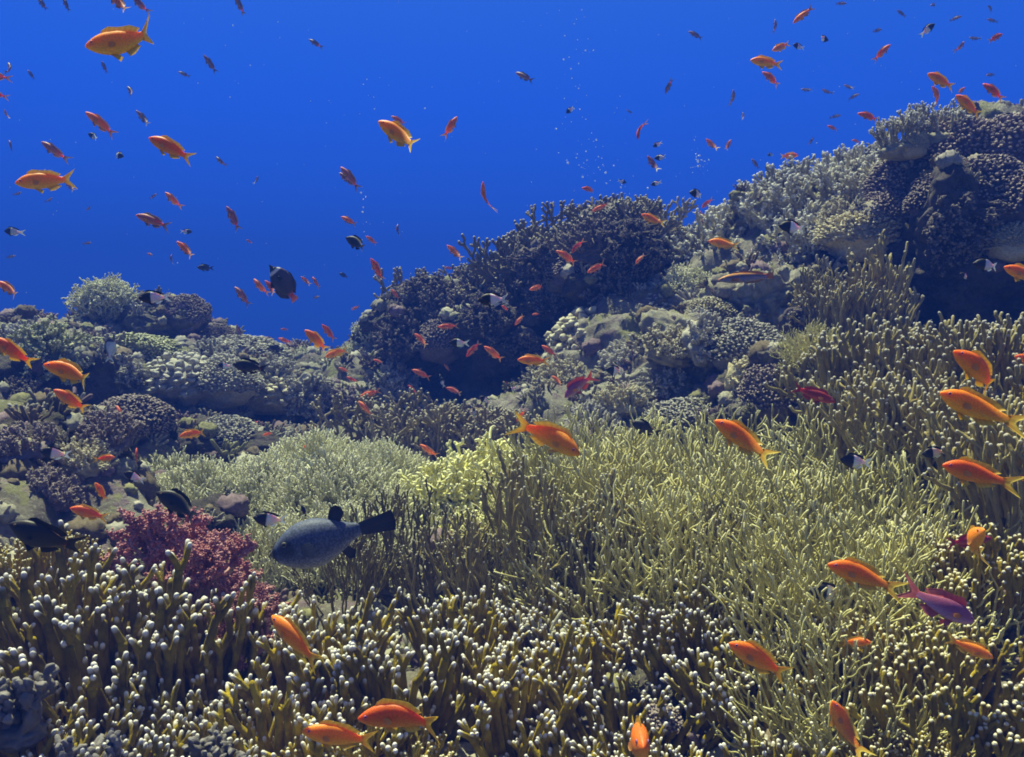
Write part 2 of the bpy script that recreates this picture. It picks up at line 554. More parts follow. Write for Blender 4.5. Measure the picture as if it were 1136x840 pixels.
# ------------------------------------------------------------------ rocks and lumpy coral heads: one closed surface each
def lump_mesh(name, seed, mat, sub=5, big=1.4, a=(0.35, 0.22, 0.10), f=(3.0, 8.0), flat=1.0, tipk=1.0, fine=.05):
    v, fc = ico(sub)
    o = np.array([seed * 3.7, seed * 1.3, -seed * 2.1])
    p = v + 0.15 * np.stack([fbm(v * 2 + o, 2, 1), fbm(v * 2 + o + 9, 2, 2), fbm(v * 2 + o + 18, 2, 3)], 1)
    l1, l2 = lumps(p * f[0] + o, seed), lumps(p * f[1] + o, seed + 1)
    r = 0.8 + a[0] * fbm(p * big + o, 3, seed) + a[1] * (l1 - 0.5) + a[2] * (l2 - 0.5) + fine * (fbm(p * 16 + o, 3, seed + 5) + 1.2 * (lumps(p * 21 + o, seed + 3) - .5))
    vv = v * r[:, None]
    vv[:, 2] *= flat
    t = np.clip(0.55 * l2 + 0.45 * l1, 0, 1) * tipk
    return mk_mesh(name, vv, [fc], [mat], {'tip': t})

ROCKS = [lump_mesh('reef_rock', 11 + k, M[m], 6, 1.3, (0.42, 0.26, 0.10), (2.6, 8.5), 0.85) for k, m in enumerate(('rock', 'rockpale', 'rock', 'rockpale', 'rockshade', 'rockshade'))]

def put(me, name, pos, size, label, cat, group, rot=None, up=None, rng=random, squash=(1, 1, 1), child=()):
    o = link(name, me)
    up = Vector(up if up is not None else (0, 0, 1)).normalized()
    qt = up.to_track_quat('Z', 'Y').to_matrix().to_4x4()
    sp = Matrix.Rotation(rng.uniform(0, 6.28) if rot is None else rot, 4, 'Z')
    o.matrix_world = Matrix.Translation(Vector(pos)) @ qt @ sp @ Matrix.Diagonal((size * squash[0], size * squash[1], size * squash[2], 1))
    tag(o, label, cat, group)
    for nm, cm in child:
        link(nm, cm, o)
    return o

rr = random.Random(5)
# px, py of the middle, depth or None (then it sits on the sheet), half-size in metres, mesh, squash, label
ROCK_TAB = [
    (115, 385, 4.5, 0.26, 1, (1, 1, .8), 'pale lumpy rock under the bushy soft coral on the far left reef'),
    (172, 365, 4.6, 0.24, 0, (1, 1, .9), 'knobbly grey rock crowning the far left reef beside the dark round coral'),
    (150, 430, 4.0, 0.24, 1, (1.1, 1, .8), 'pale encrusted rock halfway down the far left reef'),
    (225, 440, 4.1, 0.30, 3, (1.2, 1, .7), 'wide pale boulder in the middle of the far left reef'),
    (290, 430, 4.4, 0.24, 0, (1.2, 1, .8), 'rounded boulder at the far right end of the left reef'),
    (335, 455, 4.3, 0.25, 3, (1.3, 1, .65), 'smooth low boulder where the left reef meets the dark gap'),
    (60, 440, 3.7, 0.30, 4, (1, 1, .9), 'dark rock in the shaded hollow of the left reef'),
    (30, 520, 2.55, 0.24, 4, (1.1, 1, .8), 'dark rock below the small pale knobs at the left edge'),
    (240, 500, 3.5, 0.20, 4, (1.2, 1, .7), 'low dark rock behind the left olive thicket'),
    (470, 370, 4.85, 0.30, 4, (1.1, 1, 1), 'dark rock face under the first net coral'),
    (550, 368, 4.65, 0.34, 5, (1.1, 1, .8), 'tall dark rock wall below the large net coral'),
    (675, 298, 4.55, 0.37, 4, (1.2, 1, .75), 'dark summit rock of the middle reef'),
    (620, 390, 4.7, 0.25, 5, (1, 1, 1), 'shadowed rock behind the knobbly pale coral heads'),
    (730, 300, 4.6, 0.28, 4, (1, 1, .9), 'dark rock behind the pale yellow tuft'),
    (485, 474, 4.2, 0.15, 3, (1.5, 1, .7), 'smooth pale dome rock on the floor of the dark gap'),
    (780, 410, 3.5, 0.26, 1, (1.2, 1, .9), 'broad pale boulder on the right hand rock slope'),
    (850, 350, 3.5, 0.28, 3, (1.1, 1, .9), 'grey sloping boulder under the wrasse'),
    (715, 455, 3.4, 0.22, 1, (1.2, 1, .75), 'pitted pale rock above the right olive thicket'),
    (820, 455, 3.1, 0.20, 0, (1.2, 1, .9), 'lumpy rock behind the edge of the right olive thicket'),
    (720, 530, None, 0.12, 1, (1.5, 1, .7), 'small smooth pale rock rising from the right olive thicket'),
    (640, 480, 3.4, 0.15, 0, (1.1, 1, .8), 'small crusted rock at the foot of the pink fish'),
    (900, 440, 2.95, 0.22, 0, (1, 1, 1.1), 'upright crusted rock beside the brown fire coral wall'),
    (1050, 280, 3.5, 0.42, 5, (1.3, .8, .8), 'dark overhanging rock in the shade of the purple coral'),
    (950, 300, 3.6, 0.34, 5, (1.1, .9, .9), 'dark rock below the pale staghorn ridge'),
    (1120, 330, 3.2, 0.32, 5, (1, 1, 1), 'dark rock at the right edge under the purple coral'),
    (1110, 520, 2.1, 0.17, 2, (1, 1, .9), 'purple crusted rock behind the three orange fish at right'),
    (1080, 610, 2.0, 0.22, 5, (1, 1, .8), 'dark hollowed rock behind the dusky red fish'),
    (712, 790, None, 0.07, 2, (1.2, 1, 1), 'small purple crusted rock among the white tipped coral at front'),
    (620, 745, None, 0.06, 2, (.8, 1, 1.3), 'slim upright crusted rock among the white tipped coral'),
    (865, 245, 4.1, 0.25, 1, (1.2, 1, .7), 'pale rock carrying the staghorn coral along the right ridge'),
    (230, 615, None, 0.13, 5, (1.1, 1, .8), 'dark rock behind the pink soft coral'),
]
for px, py, d, s, k, sq, lab in ROCK_TAB:
    pos = P(px, py, d) if d else hit(px, py)[0] + np.array((0, 0, s * .35))
    o = put(ROCKS[k], 'reef_rock', pos, s, lab, 'rock', 'rocks of the reef', rot=rr.uniform(0, 6.28), rng=rr, squash=sq)
    o.matrix_world = o.matrix_world @ Matrix.Rotation(rr.uniform(-.3, .3), 4, 'X')
    mw = np.array(o.matrix_world)
    me = o.data
    co = np.empty(len(me.vertices) * 3, dtype=np.float32)
    me.vertices.foreach_get('co', co)
    co = co.reshape(-1, 3) @ mw[:3, :3].T + mw[:3, 3]
    lowv, lowf = ico(4)
    # the icosphere's first vertices are those of the coarser ones in order: reuse them for the ray target
    BVHS.append(BVHTree.FromPolygons(co.tolist(), [tuple(p.vertices) for p in me.polygons]))
# ------------------------------------------------------------------ corals: a few colonies of each kind, then copies
def lev_mesh(name, levels, mat, tiplen, sides=6, extra=None, cap=True):
    s = Soup()
    for Pp, Rr, term in levels:
        V_, F_, A__ = tubes(Pp, Rr, tiplen, term, sides)
        s.add(V_, F_, tip=A__)
    for ex in extra or ():
        s.add(ex[0], ex[1], tip=np.zeros(len(ex[0])))
    return s.mesh(name, [mat])

def crust(seed, rx, rz, z=0.0, sub=4):
    v, fc = ico(sub)
    l = lumps(v * 4 + seed, seed)
    vv = v * (0.85 + 0.3 * (l - 0.5) + 0.15 * fbm(v * 3 + seed, 2, seed))[:, None]
    return vv * np.array([rx, rx, rz]) + np.array([0, 0, z]), fc

def fire_coral(seed, name='fire_coral', mat='fire', blades=11, stems=9, R=0.15, lens=(.085, .06, .045, .032), r=.0058, fork=.36, lean=.45, tiplen=.016, length=.18, wig=.14, stop=.1, up=.25):
    rng = np.random.default_rng(seed)
    st, di, pl = [], [], []
    for bld in range(blades):
        a = rng.uniform(0, 6.28)
        rad = R * math.sqrt(rng.uniform(0.0, 1))
        c = np.array([math.cos(a), math.sin(a), 0]) * rad
        th = a + math.pi / 2 + rng.normal() * 0.7
        dirb = np.array([math.cos(th), math.sin(th), 0])
        nrm = np.array([-dirb[1], dirb[0], 0])
        outw = np.array([c[0], c[1], 0]) / R
        t = np.linspace(-.5, .5, stems) * length * rng.uniform(.7, 1.3)
        p = c + dirb * t[:, None] + rng.normal(size=(stems, 3)) * .004
        d = np.array([0, 0, 1.0]) + outw * lean + dirb * (t / length * 1.0)[:, None] + rng.normal(size=(stems, 3)) * .06
        p[:, 2] = .02 - .10 * (np.hypot(p[:, 0], p[:, 1]) / (R * 1.5)) ** 2
        st.append(p)
        di.append(unit(d))
        pl.append(np.repeat(nrm[None], stems, 0))
    st, di, pl = map(np.concatenate, (st, di, pl))
    lev = grow(rng, st, di, lens, r, r * .60, fork, wig * lens[0], 5, lens[0] * up, pl, stop)
    return lev_mesh(name, lev, M[mat], tiplen, 6, [crust(seed, R * .9, .05, -.06)])

def bush(seed, name, mat, n=190, R=.14, lens=(.135, .08, .06), r=.0037, fork=.44, wig=.14, spread=1.25, flat=.42, sides=5, up=.22, stop=.12, tiplen=.04, nf=2):
    """A hemisphere of thin wandering branches."""
    rng = np.random.default_rng(seed)
    a = rng.uniform(0, 6.28, n)
    rho = np.sqrt(rng.uniform(0, 1, n))
    st = np.stack([np.cos(a) * rho * R, np.sin(a) * rho * R, (.04 - .13 * rho ** 2) * (R / .14)], 1)
    d = np.stack([np.cos(a) * rho * spread, np.sin(a) * rho * spread, np.full(n, flat + .4 * (1 - rho))], 1)
    di = unit(d + rng.normal(size=(n, 3)) * .25)
    lev = grow(rng, st, di, lens, r, r * .62, fork, wig * lens[0], 6, lens[0] * up, None, stop, nf)
    return lev_mesh(name, lev, M[mat], tiplen, sides, [crust(seed, R * 1.1, .05, -.02)])

def net_fan(seed, w=.22, name='net_coral', mat='netfan', fans=3, r=.0055, levels=7, ln=.042):
    """Upright forked fans, the branches nearly in one plane so gaps stay open between them."""
    rng = np.random.default_rng(seed)
    st, di, pl = [], [], []
    for f in range(fans):
        a = rng.normal() * .5
        nrm = np.array([math.sin(a), math.cos(a), 0])
        dirb = np.array([nrm[1], -nrm[0], 0])
        k = 6
        t = np.linspace(-.5, .5, k)
        c = np.array([rng.normal() * w * .3, rng.normal() * .05, 0])
        st.append(c + dirb * (t * w * .55)[:, None])
        di.append(unit(np.array([0, 0, 1.0]) + dirb * (t * 1.7)[:, None] + rng.normal(size=(k, 3)) * .06))
        pl.append(np.repeat(nrm[None], k, 0))
    st, di, pl = map(np.concatenate, (st, di, pl))
    lev = grow(rng, st, di, [ln * .92 ** i for i in range(levels)], r, r * .75, .42, .012, 4, .004, pl, .28)
    return lev_mesh(name, lev, M[mat], .012, 6, [crust(seed, w * .4, .05, -.01)])

def staghorn(seed, n=46, R=.16, name='staghorn_coral', mat='stag', r=.0095, lens=(.075, .05, .035), fork=.5, spread=.9, flat=.8):
    rng = np.random.default_rng(seed)
    a = rng.uniform(0, 6.28, n)
    rho = np.sqrt(rng.uniform(0, 1, n))
    st = np.stack([np.cos(a) * rho * R, np.sin(a) * rho * R, .05 * (1 - rho ** 2)], 1)
    di = unit(np.stack([np.cos(a) * rho * spread, np.sin(a) * rho * spread, np.full(n, flat)], 1) + rng.normal(size=(n, 3)) * .2)
    lev = grow(rng, st, di, lens, r, r * .62, fork, .014, 5, .012, None, .1, 2)
    # stubby side cups all along the branches
    out_ = []
    for Pp, Rr, tm in lev:
        for k in range(1, Pp.shape[1]):
            B = len(Pp)
            t = unit(Pp[:, k] - Pp[:, k - 1])
            s = unit(np.cross(t, rand_unit(rng, B)))
            d = unit(s + t * .9)
            s0 = Pp[:, k] + s * (Rr[:, k] * .5)[:, None]
            L = Rr[:, k] * rng.uniform(.9, 1.9, B)
            q = s0[:, None] + d[:, None] * (L[:, None] * np.linspace(0, 1, 3)[None])[..., None]
            out_.append((q, np.repeat((Rr[:, k] * .42)[:, None], 3, 1), np.ones(B)))
    return lev_mesh(name, lev + out_, M[mat], .025, 6, [crust(seed, R * 1.15, .07, -.02)])

def polyp_tree(seed):
    """A soft coral: smooth forked trunk and, as its second mesh, bunches of tiny round polyps at the branch ends."""
    rng = np.random.default_rng(seed)
    n = 9
    a = rng.uniform(0, 6.28, n)
    di = unit(np.stack([np.cos(a) * .6, np.sin(a) * .6, np.full(n, 1.0)], 1))
    lev = grow(rng, np.zeros((n, 3)) + rng.normal(size=(n, 3)) * .02, di, (.09, .06, .05, .035, .028), .011, .004, .6, .02, 4, .01, None, .0, 2)
    tr = lev_mesh('trunk', lev, M['pinktrunk'], .01, 6, [crust(seed, .05, .03, 0)])
    v, fc = ico(1)
    s = Soup()
    cen = np.concatenate([Pp[:, k] for Pp, _, _ in lev[2:] for k in (1, 2, 3)])
    for c in cen:
        k = 9
        off = unit(rng.normal(size=(k, 3))) * rng.uniform(.004, .016, (k, 1))
        rad = rng.uniform(.0035, .0062, k)
        vv = (v[None] * rad[:, None, None] + (c + off)[:, None]).reshape(-1, 3)
        ff = (fc[None] + (np.arange(k) * len(v))[:, None, None]).reshape(-1, 3)
        s.add(vv, ff, tip=np.tile(np.clip(v[:, 2] * .5 + .5, 0, 1), k) * rng.uniform(.2, 1))
    return tr, s.mesh('polyps', [M['pink']])

def fingers(seed, n=13, name='leather_coral'):
    rng = np.random.default_rng(seed)
    a = rng.uniform(0, 6.28, n)
    rho = np.sqrt(rng.uniform(0, 1, n))
    st = np.stack([np.cos(a) * rho * .05, np.sin(a) * rho * .05, -.02 + 0 * a], 1)
    di = unit(np.stack([np.cos(a) * rho * .7, np.sin(a) * rho * .5, np.full(n, 1.0)], 1))
    lev = grow(rng, st, di, (.10, .06, .045), .021, .013, .55, .03, 9, .015, None, .25, 2)
    s = Soup()
    for Pp, Rr, tm in lev:
        Rr = Rr * (1 + .25 * np.sin(np.linspace(0, 9, Rr.shape[1])[None] + rng.uniform(0, 6, (len(Rr), 1))))
        V_, F_, A__ = tubes(Pp, Rr, .03, tm, 12)
        V_ = V_ + .008 * np.stack([fbm(V_ * 45, 2, 1), fbm(V_ * 45, 2, 2), fbm(V_ * 45, 2, 3)], 1)
        s.add(V_, F_, tip=A__)
    cv, cf = crust(seed, .09, .05, 0)
    s.add(cv, cf, tip=np.zeros(len(cv)))
    return s.mesh(name, [M['leather']])

def dome(seed, name, mat, n=260, kr=.05, club=1.5, low=-.25, jit=.35, depth=.3, nz=.12, sub=1.0):
    '''A unit dome set all over with club shaped knobs.'''
    rng = np.random.default_rng(seed)
    i = np.arange(n) + .5
    z = 1 - (1 - low) * i / n
    a = i * 2.399963
    d = np.stack([np.cos(a) * np.sqrt(np.clip(1 - z * z, 0, 1)), np.sin(a) * np.sqrt(np.clip(1 - z * z, 0, 1)), z], 1)
    d = unit(d + rng.normal(size=(n, 3)) * kr * jit)
    base = .86 * (1 + .16 * fbm(d * 1.6 + seed, 2, seed) + .30 * (lumps(d * 2.2 + seed, seed) - .5))
    tilt = unit(d + rng.normal(size=(n, 3)) * .18 + np.array([0, 0, .22]))
    hgt = kr * rng.uniform(1.2, 2.6, n) * sub
    t = np.linspace(0, 1, 5)
    q = d[:, None] * (base * (1 - depth))[:, None, None] + (d * (base * depth)[:, None])[:, None] * np.minimum(t * 1.6, 1)[None, :, None] + tilt[:, None] * (hgt[:, None] * np.clip(t - .4, 0, 1)[None])[..., None]
    rad = kr * rng.uniform(.75, 1.2, n)[:, None] * np.linspace(.75, club * .75, 5)[None]
    V_, F_, A_2 = tubes(q, rad, kr * 3, None, 9)
    V_ = V_ + kr * nz * 2 * np.stack([fbm(V_ * .9 / kr, 2, 1), fbm(V_ * .9 / kr, 2, 2), fbm(V_ * .9 / kr, 2, 3)], 1)
    s = Soup()
    s.add(V_, F_, tip=A_2)
    v, fc = ico(4)
    s.add(v * (.80 * (1 + .16 * fbm(v * 1.6 + seed, 2, seed) + .30 * (lumps(v * 2.2 + seed, seed) - .5)))[:, None], fc, tip=np.zeros(len(v)))
    return s.mesh(name, [M[mat]])

def blade_coral(seed, name='fire_coral', mat='fire', blades=6, R=.105, h=.24, r=.0095, w=.15, tiplen=.038, lean=.4, side=.6):
    '''Upright fused plates whose top edges break into short forked fingers.'''
    rng = np.random.default_rng(seed)
    lev = [[], [], []]
    turn = rng.uniform(0, 3.14)
    for bl in range(blades):
        th = turn + rng.normal() * side
        dirb = np.array([math.cos(th), math.sin(th), 0])
        nrm = np.array([-dirb[1], dirb[0], 0])
        off = (bl - (blades - 1) / 2) / max(blades - 1, 1) * 2 * R
        base_n = np.array([-math.sin(turn), math.cos(turn), 0])
        base_d = np.array([math.cos(turn), math.sin(turn), 0])
        ww = w * rng.uniform(.65, 1.3)
        k = max(4, int(ww / (1.75 * r)))
        t = np.linspace(-1, 1, k)
        along = rng.normal() * R * .45
        c = base_n * off + base_d * along
        arc = (rng.normal() * .35) * t[:, None] ** 2 * ww * .5
        p = c + dirb * (t * ww / 2)[:, None] + nrm * arc
        d = unit(np.array([0, 0, 1.0]) + (c / R * lean)[None] + dirb * (t * .45)[:, None] + rng.normal(size=(k, 3)) * .05)
        edge = np.hypot(off, along) / R
        hh = h * (1 - .22 * edge ** 2) * (1 - .30 * t ** 2) * (1 + .10 * np.sin(t * 5 + bl)) * rng.uniform(.82, 1.12, k) * rng.uniform(.8, 1.1)
        u = np.linspace(0, 1, 6)[None, :, None]
        wob = rng.normal(size=(k, 1, 3)) * .006 * np.sin(u * 5)
        q = p[:, None] + d[:, None] * hh[:, None, None] * u + wob + np.array([0, 0, -.03])
        lev[0].append((q, np.repeat(np.full((k, 1), r), 6, 1) * rng.uniform(.85, 1.15, (k, 1)), np.zeros(k)))
        # side fingers part way up the plate
        m_ = int(k * 1.1)
        ii = rng.integers(0, k, m_)
        fr = rng.uniform(.35, .9, m_)
        s0 = p[ii] + d[ii] * (hh[ii] * fr)[:, None] + np.array([0, 0, -.03])
        sd = unit(nrm * np.sign(rng.normal(size=(m_, 1))) * rng.uniform(.5, 1.0, (m_, 1)) + dirb * rng.normal(size=(m_, 1)) * .5 + np.array([0, 0, 1.3]))
        ls = r * rng.uniform(2.4, 5.5, m_)
        v_ = np.linspace(0, 1, 5)[None, :, None]
        q = s0[:, None] + sd[:, None] * ls[:, None, None] * v_ + np.array([0, 0, 1.0]) * ls[:, None, None] * .3 * v_ ** 2
        lev[2].append((q, r * .82 * np.linspace(1, .66, 5)[None] * np.ones((m_, 1)), np.ones(m_)))
        # the free forked ends
        top = p[:, None][:, 0] + d * hh[:, None] + np.array([0, 0, -.03])
        for sgn in (-1, 1):
            keep = rng.uniform(size=k) < .93
            d2 = unit(d + dirb * sgn * rng.uniform(.1, .55, (k, 1)) + nrm * rng.normal(size=(k, 1)) * .28)[keep]
            l2 = (r * rng.uniform(2.2, 5.0, k))[keep]
            q = top[keep][:, None] + d2[:, None] * l2[:, None, None] * v_
            stop = rng.uniform(size=len(q)) < .5
            lev[1].append((q, r * .9 * np.linspace(1, .72, 5)[None] * np.ones((len(q), 1)), stop.astype(float)))
            go = ~stop
            for sg2 in (-1, 1):
                d3 = unit(d2[go] + dirb * sg2 * rng.uniform(.15, .6, (go.sum(), 1)) + nrm * rng.normal(size=(go.sum(), 1)) * .3 + np.array([0, 0, .15]))
                l3 = r * rng.uniform(1.6, 3.8, go.sum())
                q3 = q[go][:, -1][:, None] + d3[:, None] * l3[:, None, None] * v_
                lev[2].append((q3, r * .7 * np.linspace(1, .8, 5)[None] * np.ones((len(q3), 1)), np.ones(len(q3))))
    flat_ = [x for l in lev for x in l]
    return lev_mesh(name, flat_, M[mat], tiplen, 7, [crust(seed, R * .9, .05, -.06)])

FIRE = [blade_coral(1, h=.27), blade_coral(2, blades=5, h=.28, w=.2), blade_coral(3, h=.26, lean=.6), blade_coral(4, blades=7, h=.27, R=.15, side=.9)]
FIREX = [blade_coral(25, blades=9, R=.21, h=.46, r=.0125, w=.24, tiplen=.044), blade_coral(26, blades=9, R=.22, h=.46, r=.0125, w=.24, tiplen=.044)]
FIREL = [blade_coral(21, blades=8, R=.19, h=.30, r=.0115, w=.24), blade_coral(22, blades=8, R=.20, h=.30, r=.0115, w=.24)]
MUST = [fire_coral(5, mat='mustard', blades=9, lean=.9, r=.011), fire_coral(6, mat='mustard', blades=8, stems=8, lean=1.1, r=.0105)]
TALL = [fire_coral(7, mat='firedark', blades=5, stems=5, R=.12, lens=(.13, .10, .075, .05), r=.0066, fork=.26, lean=.35, tiplen=.012, wig=.16),
        fire_coral(8, mat='firedark', blades=5, stems=4, R=.13, lens=(.14, .11, .08, .05), r=.0068, fork=.28, lean=.4, tiplen=.012, wig=.16)]
WALL = [fire_coral(9, mat='firedark', blades=9, stems=7, R=.19, lens=(.10, .07, .055, .045), r=.0085, fork=.42, lean=.8, tiplen=.018),
        fire_coral(10, mat='firedark', blades=9, stems=7, R=.19, lens=(.10, .07, .055, .045), r=.0085, fork=.42, lean=.8, tiplen=.018)]
BUSH = [bush(31, 'bush_coral', 'olive'), bush(32, 'bush_coral', 'olive', n=170, wig=.18, fork=.5), bush(33, 'bush_coral', 'olive', n=190, flat=.32)]
PBUSH = [bush(34, 'bush_coral', 'pale_olive', n=340, lens=(.046, .034, .027, .022), r=.0030), bush(35, 'bush_coral', 'pale_olive', n=340, lens=(.046, .034, .027, .022), r=.0030, flat=.45)]
YBUSH = [bush(36, 'soft_bush_coral', 'yellow', n=160, R=.09, lens=(.036, .026, .02, .016), r=.0048, fork=.7, wig=.4)]
TUFT = [bush(37, 'tufted_soft_coral', 'soft', n=260, R=.08, lens=(.05, .035, .025, .02), r=.0052, fork=.7, wig=.35, flat=.8, spread=1.1),
        bush(38, 'tufted_soft_coral', 'soft', n=150, R=.06, lens=(.06, .045, .03, .024), r=.006, fork=.8, wig=.4, flat=.6, spread=1.2)]
NET = [net_fan(41, .30, fans=2, r=.0085, ln=.06), net_fan(42, .34, fans=2, r=.0085, ln=.06), net_fan(43, .24, fans=2, r=.008, ln=.055)]
PILLAR = fire_coral(19, mat='firedark', blades=3, stems=4, R=.05, lens=(.14, .10, .07, .05), r=.0085, fork=.3, lean=.10, tiplen=.012, wig=.18, length=.10)
STAG = [staghorn(51), staghorn(52, n=60, spread=1.2, flat=.6), staghorn(53, n=40, spread=.5, flat=1)]
NUBD = staghorn(58, n=80, R=.14, name='nubby_coral', mat='knobshade', r=.011, lens=(.05, .03), spread=1.2, flat=.8)
NUB = [staghorn(54, n=90, R=.14, name='nubby_coral', mat='grey', r=.011, lens=(.045, .028), spread=1.3, flat=.7),
       staghorn(55, n=90, R=.14, name='nubby_coral', mat='tan', r=.011, lens=(.045, .028), spread=1.3, flat=.7),
       staghorn(56, n=100, R=.14, name='nubby_coral', mat='purple', r=.010, lens=(.045, .028), spread=1.3, flat=.7),
       staghorn(57, n=90, R=.14, name='nubby_coral', mat='greenish', r=.010, lens=(.045, .03), spread=1.3, flat=.7)]
KNOB = {m: dome(60 + k, 'knob_coral', m, 150, .088, 1.35, nz=.24, jit=.8, sub=.6) for k, m in enumerate(('purple', 'tan', 'grey', 'greenish'))}
FINE = {m: dome(70 + k, 'cauliflower_coral', m, 900, .027, 1.5, nz=.34, jit=1.2, sub=1.5) for k, m in enumerate(('purple', 'tan', 'grey', 'greenish'))}
PINK = [polyp_tree(81), polyp_tree(82)]
LEATH = [fingers(91), fingers(92, 16)]

rr = random.Random(11)
CAT = 'coral'

def coral(me, px, py, d, s, label, group, up=.35, sink=.0, sq=(1, 1, 1), rot=None, child=()):
    """py None: stands on the ground at that depth; d None: on whatever the sight line meets; both: there in space, on a rock."""
    if py is None:
        p, nrm = ground(px, d)
    elif d is None:
        p, nrm = hit(px, py)
    else:
        h = hit(px, py)
        p, nrm = P(px, py, d), (h[1] if h is not None else np.array((0, 0, 1.0)))
    u = unit(nrm * up + np.array((0, 0, 1.0)) * (1 - up))
    return put(me, me.name.split('.')[0], p - u * sink * s, s, label, CAT, group, rot=rot, up=u, rng=rr, squash=sq, child=child)

GF = 'brown fire corals of the front thicket'
for k, px, d, s, lab in (
    # the big mass at lower left, back row first
    ('X0', 40, 1.68, 1.0, 'brown fire coral with long dark stems at the left edge of the front left mass'),
    ('X1', 130, 1.66, 1.1, 'largest brown fire coral, long stemmed, crowning the front left mass below the dark damselfish'),
    ('X0', 215, 1.70, .95, 'long stemmed brown fire coral sloping down beneath the pink soft coral'),
    ('X1', 75, 1.50, .85, 'long stemmed brown fire coral in the shaded middle of the front left mass'),
    (2, 5, 1.40, 1.0, 'brown fire coral cut by the left edge above the pale leather coral'),
    (3, 262, 1.52, 1.0, 'brown fire coral on the right flank of the front left mass'),
    (0, 205, 1.40, .8, 'shaded brown fire coral low in the left corner right of the leather corals'),
    # centre
    (1, 345, 1.72, .95, 'brown fire coral standing directly below the puffer'),
    (2, 330, 1.45, .85, 'brown fire coral behind the orange fish seen from above'),
    ('L1', 440, 1.55, .85, 'broad brown fire coral in the middle front, left of centre'),
    (0, 510, 1.72, .95, 'brown fire coral in front of the tall brown stems'),
    (1, 570, 1.50, .9, 'brown fire coral directly above the pale tips at bottom centre'),
    (2, 600, 1.78, .95, 'brown fire coral at the foot of the tallest brown stems'),
    (3, 660, 1.62, .9, 'brown fire coral left of the purple crusted rock at front'),
    (0, 300, 1.20, .55, 'low white tipped fire coral in front of the left mass by the lower orange pair'),
    (1, 570, 1.12, .50, 'low white tipped fire coral at bottom centre beside the lower orange pair'),
    (2, 700, 1.45, .9, 'brown fire coral just left behind the purple crusted rock at front'),
    (1, 150, 1.36, .9, 'brown fire coral in the dark at the foot of the front left mass'),
    (3, 60, 1.30, .8, 'brown fire coral in the dark between the two pale leather corals'),
    (0, 610, 1.25, .8, 'brown fire coral at the bottom edge just right of the pale bottom centre tips'),
    # right
    (2, 745, 1.62, .9, 'brown fire coral behind the purple crusted rock, left of the right thicket'),
    ('L0', 800, 1.62, .85, 'tall brown fire coral left of the orange fish under the right thicket'),
    (3, 860, 1.45, .9, 'brown fire coral under the orange fish below the right thicket'),
    (1, 730, 1.28, .6, 'brown fire coral at the bottom edge beside the head on orange fish'),
    (0, 880, 1.20, .75, 'brown fire coral at the bottom edge left of the upright orange fish'),
    (3, 470, 1.30, .7, 'brown fire coral behind the swimming orange pair at bottom'),
    (0, 650, 1.35, .7, 'shaded brown fire coral right of bottom centre, left of the head on fish'),
):
    me = (FIREX if k[0] == 'X' else FIREL)[int(k[1])] if isinstance(k, str) else FIRE[k]
    coral(me, px, None, d, s * rr.uniform(.86, 1.16) * (.55 if isinstance(k, str) and k[0] == 'X' else .62 if px > 690 else .68), lab, GF, up=.25)
GM = 'mustard fire corals with white tips'
for k, px, d, s, lab in (
    (0, 1010, 1.42, .95, 'mustard fire coral spreading sideways below the small orange fish at lower right'),
    (1, 1090, 1.30, 1.0, 'mustard fire coral filling the lower right corner'),
    (0, 1120, 1.55, .95, 'mustard fire coral at the right edge below the violet fish'),
    (1, 405, 1.38, .75, 'mustard fire coral lit yellow above the lower orange pair'),
    (0, 1020, 1.18, .7, 'mustard fire coral at the bottom edge near the right corner'),
    (1, 30, 1.85, .7, 'mustard fire coral on the crest at the left edge below the dark damselfish'),
    (1, 1150, 1.9, 1.1, 'tall mustard fire coral at the right edge beside the dusky red fish'),
):
    coral(MUST[k], px, None, d, s * .56, lab, GM, up=.3)
GT = 'tall slim brown stems of the middle thicket'
for k, px, d, s, lab in (
    (0, 500, 2.05, .75, 'slim brown stems right of the puffer tail'),
    (1, 560, 2.0, .9, 'slim brown stems left of the tallest clump, before the yellow soft coral'),
    (0, 625, 2.1, 1.12, 'tallest slim brown stems, rising in front of the right olive thicket'),
    (1, 440, 2.2, .75, 'slim brown stems just behind the puffer tail'),
    (0, 750, 1.85, .85, 'slim brown stems standing against the right olive thicket'),
    (1, 268, 2.2, .42, 'slim brown stems beside the black and white fish at the left thicket'),
    (0, 380, 2.0, .6, 'slim brown stems directly behind the puffer back'),
    (1, 680, 1.9, .75, 'slim brown stems right of the tallest clump'),
):
    coral(TALL[k], px, None, d, s * .66, lab, GT, up=.1)
GW = 'fire corals of the right hand wall'
for k, px, d, s, lab in (
    (1, 935, 2.65, 1.05, 'brown fire coral wall at the back right of the right olive thicket'),
    (0, 1000, 2.55, 1.15, 'largest brown fire coral bush left of the two orange fish at right'),
    (1, 1075, 2.4, .9, 'olive brown fire coral behind the upper orange fish at right'),
    (0, 1145, 2.2, .9, 'tall olive brown fire coral cut by the right edge'),
    (1, 1000, 2.25, .9, 'brown fire coral low behind the right olive thicket edge'),
    (0, 1060, 2.1, .8, 'brown fire coral left of the lowest of the three orange fish at right'),
    (0, 1150, 1.75, .8, 'brown fire coral at the right edge below the orange trio'),
):
    coral(WALL[k], px, None, d, s * .88, lab, GW, up=.3)
coral(WALL[0], 940, 385, 3.2, .7, 'dark fire coral column in the shade under the staghorn ridge', GW, up=.1)
coral(PILLAR, 975, 395, 3.15, .85, 'tall dark fire coral pillar in the shade below the pale ridge', GW, up=0)
coral(PILLAR, 905, 365, 3.2, .5, 'thin dark fire coral pillar left of the tall shaded pillar', GW, up=0)

